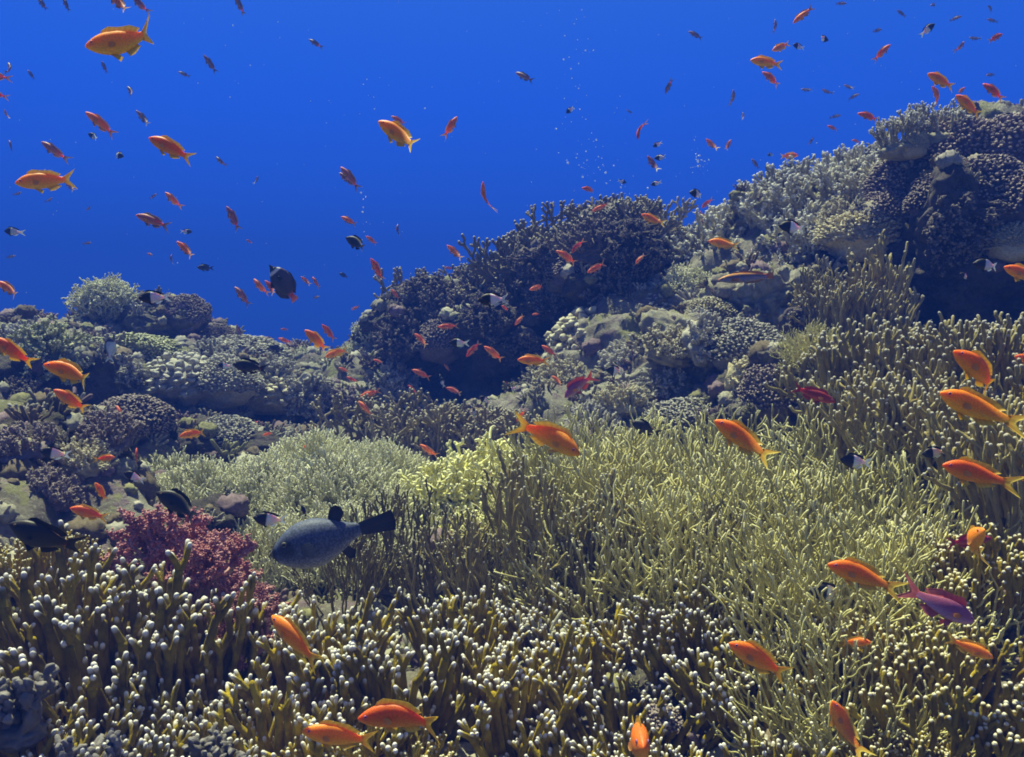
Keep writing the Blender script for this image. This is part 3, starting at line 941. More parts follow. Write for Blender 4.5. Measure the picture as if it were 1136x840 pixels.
GO = 'bushy thin branched corals of the right thicket'
for k, px, d, s, lab in (
    (0, 650, 2.55, 1.2, 'olive bush coral at the back left of the right thicket under the diving fish'),
    (1, 740, 2.75, 1.1, 'olive bush coral at the back of the right thicket around the small pale rock'),
    (2, 820, 2.7, 1.15, 'olive bush coral at the back of the right thicket by the diagonal orange fish'),
    (1, 700, 2.25, 1.15, 'olive bush coral on the left side of the right thicket'),
    (2, 790, 2.25, 1.2, 'olive bush coral in the middle of the right thicket'),
    (0, 880, 2.2, 1.15, 'olive bush coral right of the middle of the right thicket'),
    (1, 955, 2.2, 1.0, 'olive bush coral at the right end of the right thicket'),
    (2, 720, 1.95, 1.05, 'olive bush coral at the front left of the right thicket'),
    (0, 820, 1.92, 1.05, 'olive bush coral at the right thicket front, left of the black and white fish'),
    (1, 905, 1.85, 1.05, 'olive bush coral behind the black and white fish of the right thicket'),
    (2, 985, 1.85, 1.0, 'olive bush coral behind the violet fish'),
    (0, 930, 1.62, .9, 'olive bush coral at the lower front of the right thicket near the small orange fish'),
    (1, 1010, 1.62, .8, 'olive bush coral at the lower right front of the right thicket'),
    (2, 945, 1.38, .7, 'olive bush coral running down to the upright orange fish'),
    (0, 640, 2.2, 1.0, 'olive bush coral behind the tallest brown stems'),
):
    coral(BUSH[k], px, None, d, s * .84, lab, GO, up=.35, sq=(1, 1, .92))
coral(BUSH[1], 905, 405, 2.75, .36, 'small pale olive bush coral on the slope above the right thicket', GO, up=.1)
GP = 'bushy thin branched corals of the left thicket'
for k, px, d, s, lab in (
    (0, 215, 3.0, 1.0, 'pale bush coral at the back left end of the left thicket'),
    (1, 290, 3.0, 1.05, 'pale bush coral at the back of the left thicket'),
    (0, 365, 3.0, 1.05, 'pale bush coral at the back right of the left thicket'),
    (1, 430, 2.9, .95, 'pale bush coral at the far right end of the left thicket'),
    (0, 240, 2.65, .95, 'pale bush coral at the front left of the left thicket by the pink coral'),
    (1, 315, 2.65, 1.0, 'pale bush coral in the middle of the left thicket'),
    (0, 390, 2.6, 1.0, 'pale bush coral right of the middle of the left thicket'),
    (1, 460, 2.55, .9, 'pale bush coral between the left thicket and the yellow soft coral'),
    (0, 320, 2.3, .8, 'pale bush coral behind the puffer head'),
    (1, 400, 2.3, .85, 'pale bush coral above the puffer tail'),
):
    coral(PBUSH[k], px - 18, None, d, s * 1.12, lab, GP, up=.35, sq=(1, 1, .85))
GY = 'yellow bushy soft corals'
for px, d, s, lab in ((495, 2.6, 1.0, 'yellow soft coral at the left of the yellow patch between the thickets'),
                      (535, 2.7, 1.05, 'yellow soft coral in the middle of the yellow patch between the thickets'),
                      (575, 2.6, .9, 'yellow soft coral on the right of the yellow patch, beside the brown stems'),
                      (545, 2.25, .7, 'small bright yellow soft coral low among the slim brown stems')):
    coral(YBUSH[0], px, None, d, s * 1.4, lab, GY)
GK = 'pink soft corals by the left thicket'
for k, px, py, d, s, lab in ((0, 165, 610, 1.90, 1.15, 'large pink soft coral under the dark damselfish at left'),
                             (1, 205, 622, 1.85, 1.0, 'pink soft coral in the middle of the pink row'),
                             (0, 268, 668, 1.72, .75, 'lowest pink soft coral, right end of the row before the puffer head'),
                             (1, 150, 570, 2.1, .7, 'highest pink soft coral at the left end of the pink row'),
                             (0, 240, 640, 1.78, .55, 'small pink soft coral between the large one and the lowest one')):
    coral(PINK[k][0], px + 20, py + 52, d + .07, s * .54, lab, GK, child=[('polyps', PINK[k][1])])
    bpy.context.view_layer.objects.active = None
for o in list(C.objects):
    if o.name.startswith('trunk'):
        o.name = 'pink_soft_coral'
GL = 'pale leather corals in the lower left corner'
for k, px, py, d, s, lab in ((0, 22, 815, 1.42, .45, 'pale lumpy leather coral at the left edge below the fire coral'),
                             (1, 108, 880, 1.34, .34, 'grey lumpy leather coral at the bottom edge in the left corner'),
                             (0, 245, 870, 1.2, .3, 'small pale leather coral at the bottom edge right of the left corner')):
    coral(LEATH[k], px, py, d, s, lab, GL, up=0)

GN = 'dark net corals against the blue'
for k, px, py, d, s, sq, lab in ((1, 485, 366, 4.95, 1.05, (1, 1, 1), 'net like dark coral fan at the left top of the middle reef'),
                                 (0, 585, 345, 4.5, 1.15, (1, 1, 1.15), 'tallest net like dark coral on the middle reef crest'),
                                 (2, 548, 350, 4.55, .8, (1, 1, 1.1), 'small dark net coral between the two larger ones'),
                                 (1, 652, 288, 4.45, 1.0, (1, 1, .9), 'dark branching coral on the summit of the middle reef'),
                                 (0, 718, 280, 4.4, .9, (1, 1, .9), 'dark branching coral at the right end of the middle summit'),
                                 (2, 622, 316, 4.3, .9, (1, 1, 1), 'dark branching coral on the front edge of the middle summit'),
                                 (1, 522, 368, 4.6, .8, (1, 1, .9), 'dark branching coral between the first net coral and the small one'),
                                 (0, 692, 286, 4.25, .8, (1, 1, 1), 'dark branching coral in front of the summit, right of the red fish'),
                                 (2, 470, 520, 3.25, .75, (1, 1, 1), 'dark grey branching coral on the floor of the dark gap'),
                                 (1, 425, 505, 3.35, .8, (1, 1, .9), 'dark grey branching coral behind the right end of the left thicket'),
                                 (0, 570, 525, 3.1, .7, (1, 1, .9), 'dark grey branching coral left of the orange fish with swept yellow fins'),
                                 (2, 530, 510, 3.3, .7, (1, 1, .9), 'small dark branching coral in the mouth of the dark gap')):
    coral(NET[k], px, py, d, s, lab, GN, up=0, sq=sq, rot=rr.uniform(-.5, .5))
GS = 'pale staghorn corals of the right ridge'
for k, px, py, d, s, lab in ((0, 800, 275, 4.2, 1.15, 'pale staghorn coral at the lower left end of the right ridge'),
                             (1, 838, 258, 4.05, 1.2, 'wide pale staghorn coral on the ridge above the black and white fish'),
                             (0, 880, 235, 3.95, 1.2, 'pale staghorn coral with long fingers halfway up the right ridge'),
                             (2, 910, 215, 3.9, 1.1, 'upright pale staghorn coral near the top of the pale ridge'),
                             (1, 945, 205, 3.8, 1.0, 'pale staghorn coral touching the purple coral'),
                             (2, 965, 190, 3.8, .9, 'thin fingered staghorn coral standing out against the blue'),
                             (1, 905, 262, 3.7, .95, 'pale staghorn coral on the shaded flank of the right ridge'),
                             (0, 850, 300, 3.75, .8, 'pale staghorn coral below the ridge, above the wrasse')):
    coral(STAG[k], px, py + 22, d, s * .95, lab, GS, up=.2)
coral(STAG[2], 1002, 165, 3.3, .5, 'yellowish finger coral standing beside the round pale coral on the ridge top', GS, up=0)
coral(STAG[2], 1038, 155, 3.3, .55, 'topmost yellowish finger coral on the ridge', GS, up=0)
GT2 = 'tufted pale soft corals'
for k, px, py, d, s, lab in ((0, 118, 345, 4.5, 1.55, 'pale bushy soft coral on top of the left reef'),
                             (0, 765, 330, 3.9, 1.25, 'pale yellow bushy soft coral left of the wrasse'),
                             (1, 335, 415, 4.9, 1.1, 'pale grey tufted soft coral at the right end of the left reef'),
                             (1, 415, 380, 4.8, 1.1, 'grey tufted soft coral left of the first net coral'),
                             (0, 395, 400, 4.8, .9, 'grey tufted soft coral at the low left corner of the middle reef'),
                             (1, 980, 195, 3.75, .7, 'pale tufted soft coral beside the upper staghorn corals')):
    coral(TUFT[k], px, py, d, s * .62, lab, GT2, up=0)
GC = 'rounded coral heads'
for me, px, py, d, s, sq, lab in (
    (FINE['purple'], 1062, 172, 3.35, .17, (1.2, 1, .85), 'large purple knobbly coral head on the right ridge crest'),
    (FINE['purple'], 1125, 172, 3.25, .18, (1.1, 1, .85), 'purple knobbly coral head on the crest cut by the right edge'),
    (FINE['purple'], 1010, 205, 3.4, .14, (1.2, 1, .8), 'purple knobbly coral head right under the round pale knob'),
    (FINE['purple'], 1095, 215, 3.1, .15, (1.2, 1, .9), 'purple knobbly coral head bulging out below the ridge crest at right'),
    (FINE['purple'], 1045, 225, 3.15, .13, (1, 1, .9), 'purple knobbly coral head overhanging the dark hollow at right'),
    (FINE['purple'], 985, 240, 3.4, .13, (1.2, 1, .8), 'purple knobbly coral head spilling down beside the staghorn'),
    (FINE['purple'], 1145, 230, 3.0, .15, (1, 1, .9), 'lowest purple knobbly coral head at the right edge'),
    (FINE['tan'], 960, 262, 3.45, .18, (1.1, 1, .8), 'tan knobbly coral head in the half shade under the staghorn ridge'),
    (FINE['tan'], 1014, 163, 3.25, .055, (1, 1, 1), 'smooth round yellowish coral on the ridge top'),
    (KNOB['tan'], 655, 385, 4.0, .20, (1.0, 1, .85), 'pale coral head of fat round knobs at the edge of the dark gap'),
    (FINE['grey'], 710, 362, 4.0, .23, (1.2, 1, .75), 'grey finely knobbled coral head right of the fat knobs'),
    (KNOB['grey'], 640, 415, 3.9, .13, (1, 1, .9), 'small pale knobby coral head above the pink fish'),
    (FINE['purple'], 208, 352, 4.6, .125, (1.05, .9, 1), 'dark round table coral standing on the left reef against the blue'),
    (FINE['purple'], 243, 372, 4.6, .08, (1.1, .9, .8), 'small dark round coral right of the dark table coral'),
    (FINE['grey'], 270, 395, 4.6, .20, (1.4, 1, .55), 'wide purplish grey knobbly coral along the left reef crest'),
    (FINE['greenish'], 155, 395, 4.1, .16, (1.2, 1, .7), 'greenish knobbly coral under the white damselfish on the left reef'),
    (KNOB['grey'], 205, 425, 3.9, .16, (1.2, 1, .8), 'pale knobby coral head in the middle of the left reef'),
    (FINE['grey'], 250, 425, 3.9, .16, (1.1, 1, .8), 'grey knobbly coral head under the resting dark damselfish'),
    (KNOB['tan'], 300, 440, 4.1, .15, (1.3, 1, .7), 'tan knobby coral head at the right of the left reef'),
    (FINE['greenish'], 90, 400, 4.0, .15, (1.1, 1, .8), 'olive knobbly coral head near the big orange fish of the left reef'),
    (FINE['grey'], 255, 490, 3.5, .13, (1.2, 1, .8), 'small grey knobbly coral head just behind the left thicket'),
    (KNOB['greenish'], 75, 510, 2.6, .11, (1.2, 1, .8), 'greenish knobby coral on the ledge at the left edge'),
    (FINE['purple'], 150, 470, 3.3, .14, (1.2, 1, .8), 'purple grey coral head in the shaded middle of the left reef'),
    (FINE['purple'], 490, 380, 4.45, .14, (1, 1, .9), 'violet knobbly coral head under the first net coral'),
    (FINE['grey'], 430, 400, 4.8, .17, (1.2, 1, .8), 'grey coral head left of the dark gap'),
    (FINE['purple'], 640, 300, 4.25, .16, (1.2, 1, .7), 'dark knobbly coral head on the shaded middle wall'),
    (FINE['tan'], 690, 520, 3.0, .12, (1.4, 1, .7), 'tan coral head behind the right olive thicket'),
    (FINE['grey'], 825, 390, 3.2, .15, (1.1, 1, .8), 'grey knobbly coral head below the wrasse'),
    (FINE['tan'], 790, 355, 3.5, .12, (1.2, 1, .8), 'tan coral head left under the wrasse'),
    (FINE['purple'], 860, 440, 2.9, .12, (1, 1, 1), 'purple grey coral head above the diagonal orange fish'),
    (FINE['grey'], 760, 470, 3.1, .13, (1.3, 1, .7), 'grey coral head just above the right olive thicket'),
    (FINE['purple'], 1125, 500, 2.0, .09, (1, 1, .9), 'purple knobbly coral head at the right edge behind the orange trio'),
    (KNOB['purple'], 735, 800, 1.45, .03, (1.1, 1, .8), 'small purple knobby coral head beside the crusted rock at front'),
    (FINE['tan'], 1125, 270, 3.0, .10, (1.2, 1, .8), 'tan knobbly coral in the shade at the right edge above the cut off orange fish'),
):
    put(me, me.name.split('.')[0], P(px, py, d), s, lab, CAT, GC, rng=rr, squash=sq)
GB = 'nubby branching corals on the slopes'
for k, px, py, s, lab in (
    (0, 25, 385, 1.3, 'grey nubby coral on the left edge of the left reef crest'),
    (3, 60, 395, 1.2, 'olive nubby coral left of the big orange fish'),
    (0, 130, 420, 1.0, 'grey nubby coral right of the big orange fish of the left reef'),
    (3, 185, 400, 1.1, 'olive nubby coral below the dark table coral'),
    (0, 230, 405, 1.1, 'grey nubby coral beside the resting dark damselfish'),
    (2, 20, 440, .8, 'dark nubby coral in the shade at the left edge'),
    (2, 120, 480, .75, 'purple nubby coral behind the small upright orange fish'),
    (2, 25, 495, .8, 'purple nubby coral on the ledge at the left edge'),
    (1, 95, 510, .75, 'tan nubby coral on the ledge beside the slanting orange fish'),
    (2, 60, 545, .7, 'purple nubby coral low on the ledge at the left edge'),
    (0, 300, 420, 1.1, 'grey nubby coral near the right end of the left reef'),
    (0, 345, 440, 1.1, 'grey nubby coral where the left reef dips into the gap'),
    (0, 440, 430, 1.2, 'grey nubby coral left of the small orange fish in the gap'),
    (1, 620, 420, 1.0, 'tan nubby coral at the corner of the pale knob heads'),
    (0, 700, 400, 1.1, 'grey nubby coral on the slope under the knobbled heads'),
    (1, 745, 385, 1.0, 'tan nubby coral on the slope under the yellow tuft'),
    (0, 785, 380, 1.0, 'grey nubby coral halfway up the right rock slope'),
    (0, 740, 425, 1.0, 'grey nubby coral above the pitted pale rock'),
    (1, 830, 425, .9, 'tan nubby coral on the slope left of the dusky red fish'),
    (1, 890, 365, .9, 'tan nubby coral at the edge of the shaded pillars'),
    (0, 660, 470, .9, 'grey nubby coral behind the orange fish with swept yellow fins'),
    (1, 690, 445, .9, 'tan nubby coral right of the pink fish'),
    (2, 1090, 470, .8, 'purple nubby coral between the orange trio at right'),
    (2, 1060, 250, 1.2, 'dark nubby coral on the dark overhang'),
    (1, 925, 250, 1.0, 'tan nubby coral on the flank below the staghorn'),
    (1, 1105, 230, 1.1, 'tan nubby coral under the purple head at the right edge'),
    (2, 700, 275, 1.3, 'dark nubby coral on the dark middle summit'),
    (2, 580, 385, 1.0, 'dark nubby coral in the dark middle wall'),
    (2, 545, 350, 1.2, 'dark nubby coral right of the white tailed fish on the middle wall'),
    (2, 470, 330, 1.3, 'dark nubby coral at the left shoulder of the middle reef'),
    (2, 520, 320, 1.4, 'dark nubby coral on the dark wall left of the white tailed fish'),
    (0, 600, 300, 1.4, 'dark nubby coral on the dark wall under the tallest net coral'),
    (2, 620, 330, 1.5, 'dark nubby coral in the middle of the dark wall'),
    (0, 660, 270, 1.4, 'dark nubby coral just under the middle summit'),
    (2, 680, 320, 1.4, 'dark nubby coral on the dark wall left of the yellow tuft'),
    (2, 560, 300, 1.3, 'dark nubby coral under the small dark net coral'),
    (0, 445, 375, 1.2, 'dark nubby coral at the lower left of the middle reef'),
    (2, 735, 290, 1.2, 'purple nubby coral behind the yellow tuft'),
    (0, 500, 345, 1.2, 'dark nubby coral under the first net coral'),
    (2, 380, 455, 1.0, 'purple nubby coral at the back of the left thicket'),
):
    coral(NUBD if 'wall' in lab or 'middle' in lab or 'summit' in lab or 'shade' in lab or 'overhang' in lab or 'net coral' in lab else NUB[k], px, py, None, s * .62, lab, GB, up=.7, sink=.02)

# ------------------------------------------------------------------ the crust of tiny growth nobody could count
rng = np.random.default_rng(77)
v3, f3 = ico(3)
protos = []
for k in range(5):
    l = .6 * lumps(v3 * 2.6 + k * 5, k) + .4 * lumps(v3 * 5.5 + k * 5, k + 9)
    protos.append((v3 * (.35 + 1.0 * l + .25 * fbm(v3 * 4 + k * 3, 3, k))[:, None] * np.array([1, 1, .8]), f3, l - .1))
for k in range(5):
    n_f = 14
    a = rng.uniform(0, 6.28, n_f)
    rho = np.sqrt(rng.uniform(0, 1, n_f))
    st = np.stack([np.cos(a) * rho * .6, np.sin(a) * rho * .6, -.2 + 0 * a], 1)
    di = unit(np.stack([np.cos(a) * rho, np.sin(a) * rho, np.full(n_f, 1.0)], 1))
    ln = rng.uniform(.7, 1.6, n_f)
    q = st[:, None] + di[:, None] * (ln[:, None] * np.linspace(0, 1, 4)[None])[..., None] + .1 * rng.normal(size=(n_f, 4, 3)) * np.linspace(0, 1, 4)[None, :, None]
    protos.append(tubes(q, np.repeat(rng.uniform(.10, .2, n_f)[:, None], 4, 1), .8, None, 5))
sp = Soup()
for i in range(7600):
    x, y = rng.uniform(-3.4, 3.6), rng.uniform(1.2, 5.8)
    if abs(x) > y * .66 + .9:
        continue
    h = ray((x, y, 3), (0, 0, -1))
    if h is None:
        continue
    nrm = np.array(h[1])
    nrm = nrm if nrm[2] > 0 else -nrm
    u = Vector(unit(nrm * .7 + np.array((0, 0, .5)) + rng.normal(size=3) * .15))
    Mx = np.array(u.to_track_quat('Z', 'Y').to_matrix()) @ np.array(Matrix.Rotation(rng.uniform(0, 6.28), 3, 'Z'))
    pv_, pf_, pa_ = protos[rng.integers(10)]
    s = .012 + .034 * rng.uniform() ** 2
    c = .75 + .5 * rng.uniform()
    pal = ((.30, .27, .20), (.38, .36, .27), (.24, .17, .18), (.26, .25, .12), (.42, .39, .32), (.20, .16, .10))[rng.integers(6)]
    pal = tuple(.72 * q_ for q_ in pal)
    col = np.array(pal)[None] * c * (1 + .5 * pa_[:, None])
    sp.add(pv_ @ Mx.T * s + np.array(h[0]), pf_, Col=col.astype(np.float32))
M['growth'] = col_mat('reef_growth_skin', .9, .1, .15, 120)
tag(link('reef_growth', sp.mesh('reef_growth', [M['growth']])), None, None, None, 'stuff')
# ------------------------------------------------------------------ fish
def fish_parts(sp, bend=0.0, spread=1.0):
    """Body and fins of one fish, snout at x=0, tail end at x=1.  Returns {part: (V, F, Col)}."""
    prof = np.array(sp['prof'])
    xs, top, bot, hw = prof.T
    K, Sd = 30, 18
    x = np.concatenate([[0, .006, .018], np.linspace(.04, xs[-1], K - 3)])
    def ip(c):
        r = np.interp(x, xs, c)
        for _ in range(2):
            r[1:-1] = .25 * r[:-2] + .5 * r[1:-1] + .25 * r[2:]
        return r
    tp, bt, w = ip(top), ip(bot), ip(hw)
    ang = np.linspace(0, 2 * math.pi, Sd, endpoint=False)
    mid = (tp + bt) / 2
    hh = (tp - bt) / 2
    ca, sa = np.cos(ang), np.sin(ang)
    V_ = np.stack([np.repeat(x[:, None], Sd, 1), w[:, None] * np.sign(ca) * np.abs(ca) ** .85, mid[:, None] + hh[:, None] * sa], -1)
    i = np.arange(K)[:-1, None] * Sd
    s = np.arange(Sd)[None]
    F_ = np.stack([i + s, i + (s + 1) % Sd, i + Sd + (s + 1) % Sd, i + Sd + s], -1).reshape(-1, 4)
    zr = np.repeat(sa[None], K, 0)
    parts = {'body': (V_.reshape(-1, 3), F_, sp['col'](V_[..., 0].ravel(), zr.ravel()))}
    def fin(name, base, outer, th, n=9, m=5, col=None, wave=.0, off=0.0, splay=0.0, side=0):
        base, outer = np.array(base, float), np.array(outer, float)
        tb = np.linspace(0, 1, n)
        bx = np.stack([np.interp(tb, np.linspace(0, 1, len(base)), base[:, c]) for c in (0, 1)], 1)
        ox = np.stack([np.interp(tb, np.linspace(0, 1, len(outer)), outer[:, c]) for c in (0, 1)], 1)
        u = np.linspace(0, 1, m)[None, :, None]
        q = bx[:, None] * (1 - u) + ox[:, None] * u
        y = off + splay * u[..., 0] * np.hypot(*(ox - bx).T)[:, None] + wave * np.sin(tb * 14)[:, None] * u[..., 0]
        t = th * (1 - .75 * u[..., 0]) * np.ones((n, 1))
        t[0] *= .4
        t[-1] *= .4
        y = np.broadcast_to(y, q.shape[:2])
        A1 = np.stack([q[..., 0], y + t, q[..., 1]], -1).reshape(-1, 3)
        A2 = np.stack([q[..., 0], y - t, q[..., 1]], -1).reshape(-1, 3)
        if side < 0:
            A1, A2 = A1 * np.array([1, -1, 1]), A2 * np.array([1, -1, 1])
        g = np.arange(n * m).reshape(n, m)
        f1 = np.stack([g[:-1, :-1], g[:-1, 1:], g[1:, 1:], g[1:, :-1]], -1).reshape(-1, 4)
        rim = np.concatenate([g[0, :], g[1:, -1], g[-1, -2::-1], g[-2:0:-1, 0]])
        r2 = np.roll(rim, -1)
        f3 = np.stack([rim, r2, r2 + n * m, rim + n * m], -1)
        Ff = np.concatenate([f1, f1[:, ::-1] + n * m, f3])
        c = col if col is not None else sp['fin']
        uu = np.tile(np.broadcast_to(u[..., 0], q.shape[:2]).ravel(), 2)
        c0, c1 = np.array(c[0]), np.array(c[1])
        cc = c0[None] * (1 - uu[:, None]) + c1[None] * uu[:, None]
        ray_ = np.tile(np.repeat((np.arange(n) % 2) * .16, m), 2)
        parts.setdefault(name, []).append((np.concatenate([A1, A2]), Ff, cc * (1 - ray_[:, None])))
    for nm, kw in sp['fins']:
        kw = dict(kw)
        base, outer, th = kw.pop('base'), kw.pop('outer'), kw.pop('th', .006)
        if nm in ('pectoral_fin', 'pelvic_fin'):
            fin(nm, base, outer, th, side=1, **kw)
            fin(nm, base, outer, th, side=-1, **kw)
        else:
            fin(nm, base, outer, th, **kw)
    v, fc = ico(2)
    ex, ez, er = sp['eye']
    ey = float(np.interp(ex, x, w)) * .93
    for sg in (1, -1):
        parts.setdefault('eye', []).append((v * er * np.array([1, .45, 1]) + np.array([ex, sg * ey, ez]), fc, np.tile(np.array(sp['iris'])[None], (len(v), 1))))
        parts.setdefault('pupil', []).append((v * er * .58 * np.array([1, .5, 1]) + np.array([ex - er * .05, sg * (ey + er * .27), ez]), fc, np.tile(np.array([[.008, .008, .015]]), (len(v), 1))))
    outp = {}
    for k, v_ in parts.items():
        lst = v_ if isinstance(v_, list) else [v_]
        res = []
        for a_, f_, c_ in lst:
            a_ = a_.copy()
            bx = np.clip(a_[:, 0] - .28, 0, None)
            a_[:, 1] += bend * bx ** 2 * 1.6
            a_[:, 0] -= abs(bend) * bx ** 2 * .25
            a_[:, 0] -= .45
            res.append((a_, f_, c_))
        outp[k] = res
    return outp

def fish_whole(name, sp, mat, bend=0.0):
    V_, F3, F4, m3, m4, Co, n_v = [], [], [], [], [], [], 0
    for k, lst in fish_parts(sp, bend).items():
        for a_, f_, c_ in lst:
            (F3 if f_.shape[1] == 3 else F4).append(f_ + n_v)
            (m3 if f_.shape[1] == 3 else m4).append(np.full(len(f_), 1 if k.endswith('fin') else 0))
            V_.append(a_)
            Co.append(c_)
            n_v += len(a_)
    return mk_mesh(name, np.concatenate(V_), [np.concatenate(F3), np.concatenate(F4)], [mat, M['fin']], {'Col': np.concatenate(Co)}, fmat=np.concatenate(m3 + m4))

def fish_kit(name, sp, mat, bend=0.0):
    """Body mesh plus a list of (part name, mesh, parent part index or None)."""
    p = fish_parts(sp, bend)
    one = lambda nm, d: mk_mesh(nm, d[0], [d[1]], [M['fin'] if nm.endswith('fin') else mat], {'Col': d[2]})
    kids = []
    for k, lst in p.items():
        if k in ('body', 'pupil'):
            continue
        for j, d in enumerate(lst):
            kids.append((k, one(k, d), one('pupil', p['pupil'][j]) if k == 'eye' else None))
    return one(name, p['body'][0]), kids

def band(x, a, b):
    t = np.clip((x - a) / (b - a), 0, 1)
    return (t * t * (3 - 2 * t))[:, None]

def lerp(a, b, t):
    return np.array(a)[None] * (1 - t) + np.array(b)[None] * t

def anthias_col(topc, bot, head=None, streak=(.35, .10, .30)):
    def f(x, z):
        c = lerp(bot, topc, band(z, -.85, .15))
        c = c * (1 - .25 * band(z, .6, 1.0) * 1)
        if head:
            c = c * (1 - (1 - band(x, .02, .22)) * .5) + np.array(head)[None] * (1 - band(x, .02, .22)) * .5
        st = (1 - band(np.abs(z + .12 + (x - .1) * .8), .03, .16)) * (1 - band(x, .14, .26)) * band(x, .05, .09)
        return c * (1 - st * .6) + np.array(streak)[None] * st * .6
    return f

A_PROF = [(0, -.004, -.012, .002), (.03, .028, -.036, .022), (.08, .062, -.066, .042), (.16, .098, -.092, .058), (.27, .125, -.112, .066), (.40, .128, -.116, .062), (.52, .110, -.102, .048),
          (.63, .082, -.076, .033), (.72, .054, -.052, .020), (.79, .046, -.046, .011), (.81, .040, -.040, .007)]
def scaled(pr, h, w):
    return [(a, b * h, c * h, d * w) for a, b, c, d in pr]
def std_fins(h=1.0, fork=.16, tail=None, dor=.055, end=1.0):
    t = tail or {}
    return [('tail_fin', dict(base=[(.785, .044 * h), (.80, 0), (.785, -.044 * h)], outer=[(end, fork), (end - .045, fork * .62), (end - .115, .03), (end - .125, 0), (end - .115, -.03), (end - .045, -fork * .62), (end, -fork)], th=.007, n=15, wave=.003, **t)),
            ('dorsal_fin', dict(base=[(.20, .108 * h), (.28, .122 * h), (.40, .122 * h), (.55, .098 * h), (.70, .056 * h)], outer=[(.225, .108 * h + dor * .8), (.30, .125 * h + dor * 1.1), (.43, .122 * h + dor * .85), (.60, .10 * h + dor * 1.1), (.765, .060 * h + dor * .55)], th=.005, n=17, wave=.002)),
            ('anal_fin', dict(base=[(.50, -.100 * h), (.58, -.084 * h), (.68, -.062 * h)], outer=[(.55, -.105 * h - dor), (.63, -.085 * h - dor * 1.2), (.745, -.062 * h - dor * .5)], th=.005, n=9)),
            ('pelvic_fin', dict(base=[(.29, -.105 * h), (.35, -.108 * h)], outer=[(.40, -.115 * h - dor * 1.3), (.44, -.112 * h - dor * .5)], th=.004, n=6, off=.012, splay=.25)),
            ('pectoral_fin', dict(base=[(.262, .0), (.268, -.03)], outer=[(.33, .012), (.385, -.012), (.392, -.038), (.36, -.066), (.31, -.062)], th=.003, n=11, off=.060, splay=.22, col=((.90, .30, .05), (.92, .50, .14))))]

def anthias(topc, bot, fin, h=1.0, w=1.0, fork=.16, dor=.055, head=None, end=1.0):
    return dict(prof=scaled(A_PROF, h, w), col=anthias_col(topc, bot, head), fin=fin, fins=std_fins(h, fork, None, dor, end), eye=(.095, .024 * h, .0185), iris=(.34, .16, .38))

YF = ((.85, .42, .03), (.85, .68, .10))
SP = {
    'orange': anthias((.96, .235, .014), (.96, .42, .035), YF, 1.13, 1.08),
    'fat': anthias((.96, .25, .018), (.96, .44, .05), ((.85, .45, .04), (.88, .72, .18)), 1.2, 1.12, .19, .06),
    'red': anthias((.85, .17, .06), (.88, .30, .12), ((.60, .22, .10), (.66, .48, .34)), .94),
    'plum': anthias((.48, .17, .17), (.55, .28, .30), ((.28, .14, .18), (.48, .42, .48)), .90),
    'faint': anthias((.34, .20, .22), (.42, .30, .34), ((.16, .13, .18), (.30, .30, .36)), .82),  # muted palette: fading through far water is put into the skin colour
    'violet': anthias((.36, .10, .20), (.46, .26, .38), ((.55, .10, .10), (.62, .20, .20)), 1.12, 1.0, .20, .085, (.40, .16, .42)),
    'dusky': anthias((.38, .035, .05), (.42, .08, .10), ((.40, .05, .06), (.45, .10, .10)), 1.0, 1.0, .15),
}
D_PROF = [(0, -.004, -.014, .002), (.03, .04, -.045, .026), (.09, .105, -.10, .05), (.18, .175, -.165, .07), (.30, .215, -.205, .078), (.42, .215, -.205, .072), (.54, .175, -.165, .055), (.64, .115, -.11, .036), (.72, .066, -.066, .022), (.78, .055, -.055, .012), (.80, .05, -.05, .008)]
def two_tone(edge):
    return lambda x, z: lerp((.014, .012, .014), (.74, .76, .78), band(x, edge - .012, edge + .012))
def dfins(h, cols, fork, dor, tcol):
    cols = dict(cols)
    f = std_fins(h, fork, {'col': tcol}, dor)
    for nm, kw in f:
        if nm != 'tail_fin':
            kw['col'] = cols[nm]
    return f
BK = ((.014, .012, .014), (.02, .018, .02))
WH = ((.74, .76, .78), (.70, .74, .80))
SP['halfwhite'] = dict(prof=scaled(D_PROF, .92, 1), col=two_tone(.40), fin=BK, eye=(.11, .03, .026), iris=(.05, .05, .06),
                       fins=dfins(1.58, dict(dorsal_fin=BK, anal_fin=WH, pelvic_fin=BK, pectoral_fin=BK), .17, .05, WH))
SP['damsel'] = dict(prof=scaled(D_PROF, .82, 1), col=lambda x, z: lerp((.05, .045, .04), (.022, .020, .022), band(z, -.9, .2)), fin=BK, eye=(.10, .03, .022), iris=(.10, .09, .06),
                    fins=dfins(1.42, dict(dorsal_fin=BK, anal_fin=BK, pelvic_fin=BK, pectoral_fin=BK), .15, .055, ((.03, .026, .026), (.06, .055, .06))))
GY_ = ((.40, .46, .52), (.62, .68, .74))
SP['whitefish'] = dict(prof=scaled(D_PROF, .88, 1), col=lambda x, z: lerp((.04, .05, .07), (.66, .70, .74), band(x, .20, .26) * band(z, -.9, -.4)), fin=GY_, eye=(.10, .03, .022), iris=(.1, .1, .1),
                       fins=dfins(1.5, dict(dorsal_fin=GY_, anal_fin=BK, pelvic_fin=GY_, pectoral_fin=GY_), .15, .05, GY_))
def bfly(x, z):
    c = lerp((.045, .038, .07), (.085, .06, .09), band(z, -.6, .6))
    wb = band(x, .145, .16) * (1 - band(x, .20, .215))
    c = c * (1 - wb) + np.array([[.75, .75, .78]]) * wb
    hd = 1 - band(x, .13, .145)
    c = c * (1 - hd) + np.array([[.02, .018, .02]]) * hd
    tl = band(x, .76, .79)
    return c * (1 - tl) + np.array([[.50, .08, .07]]) * tl
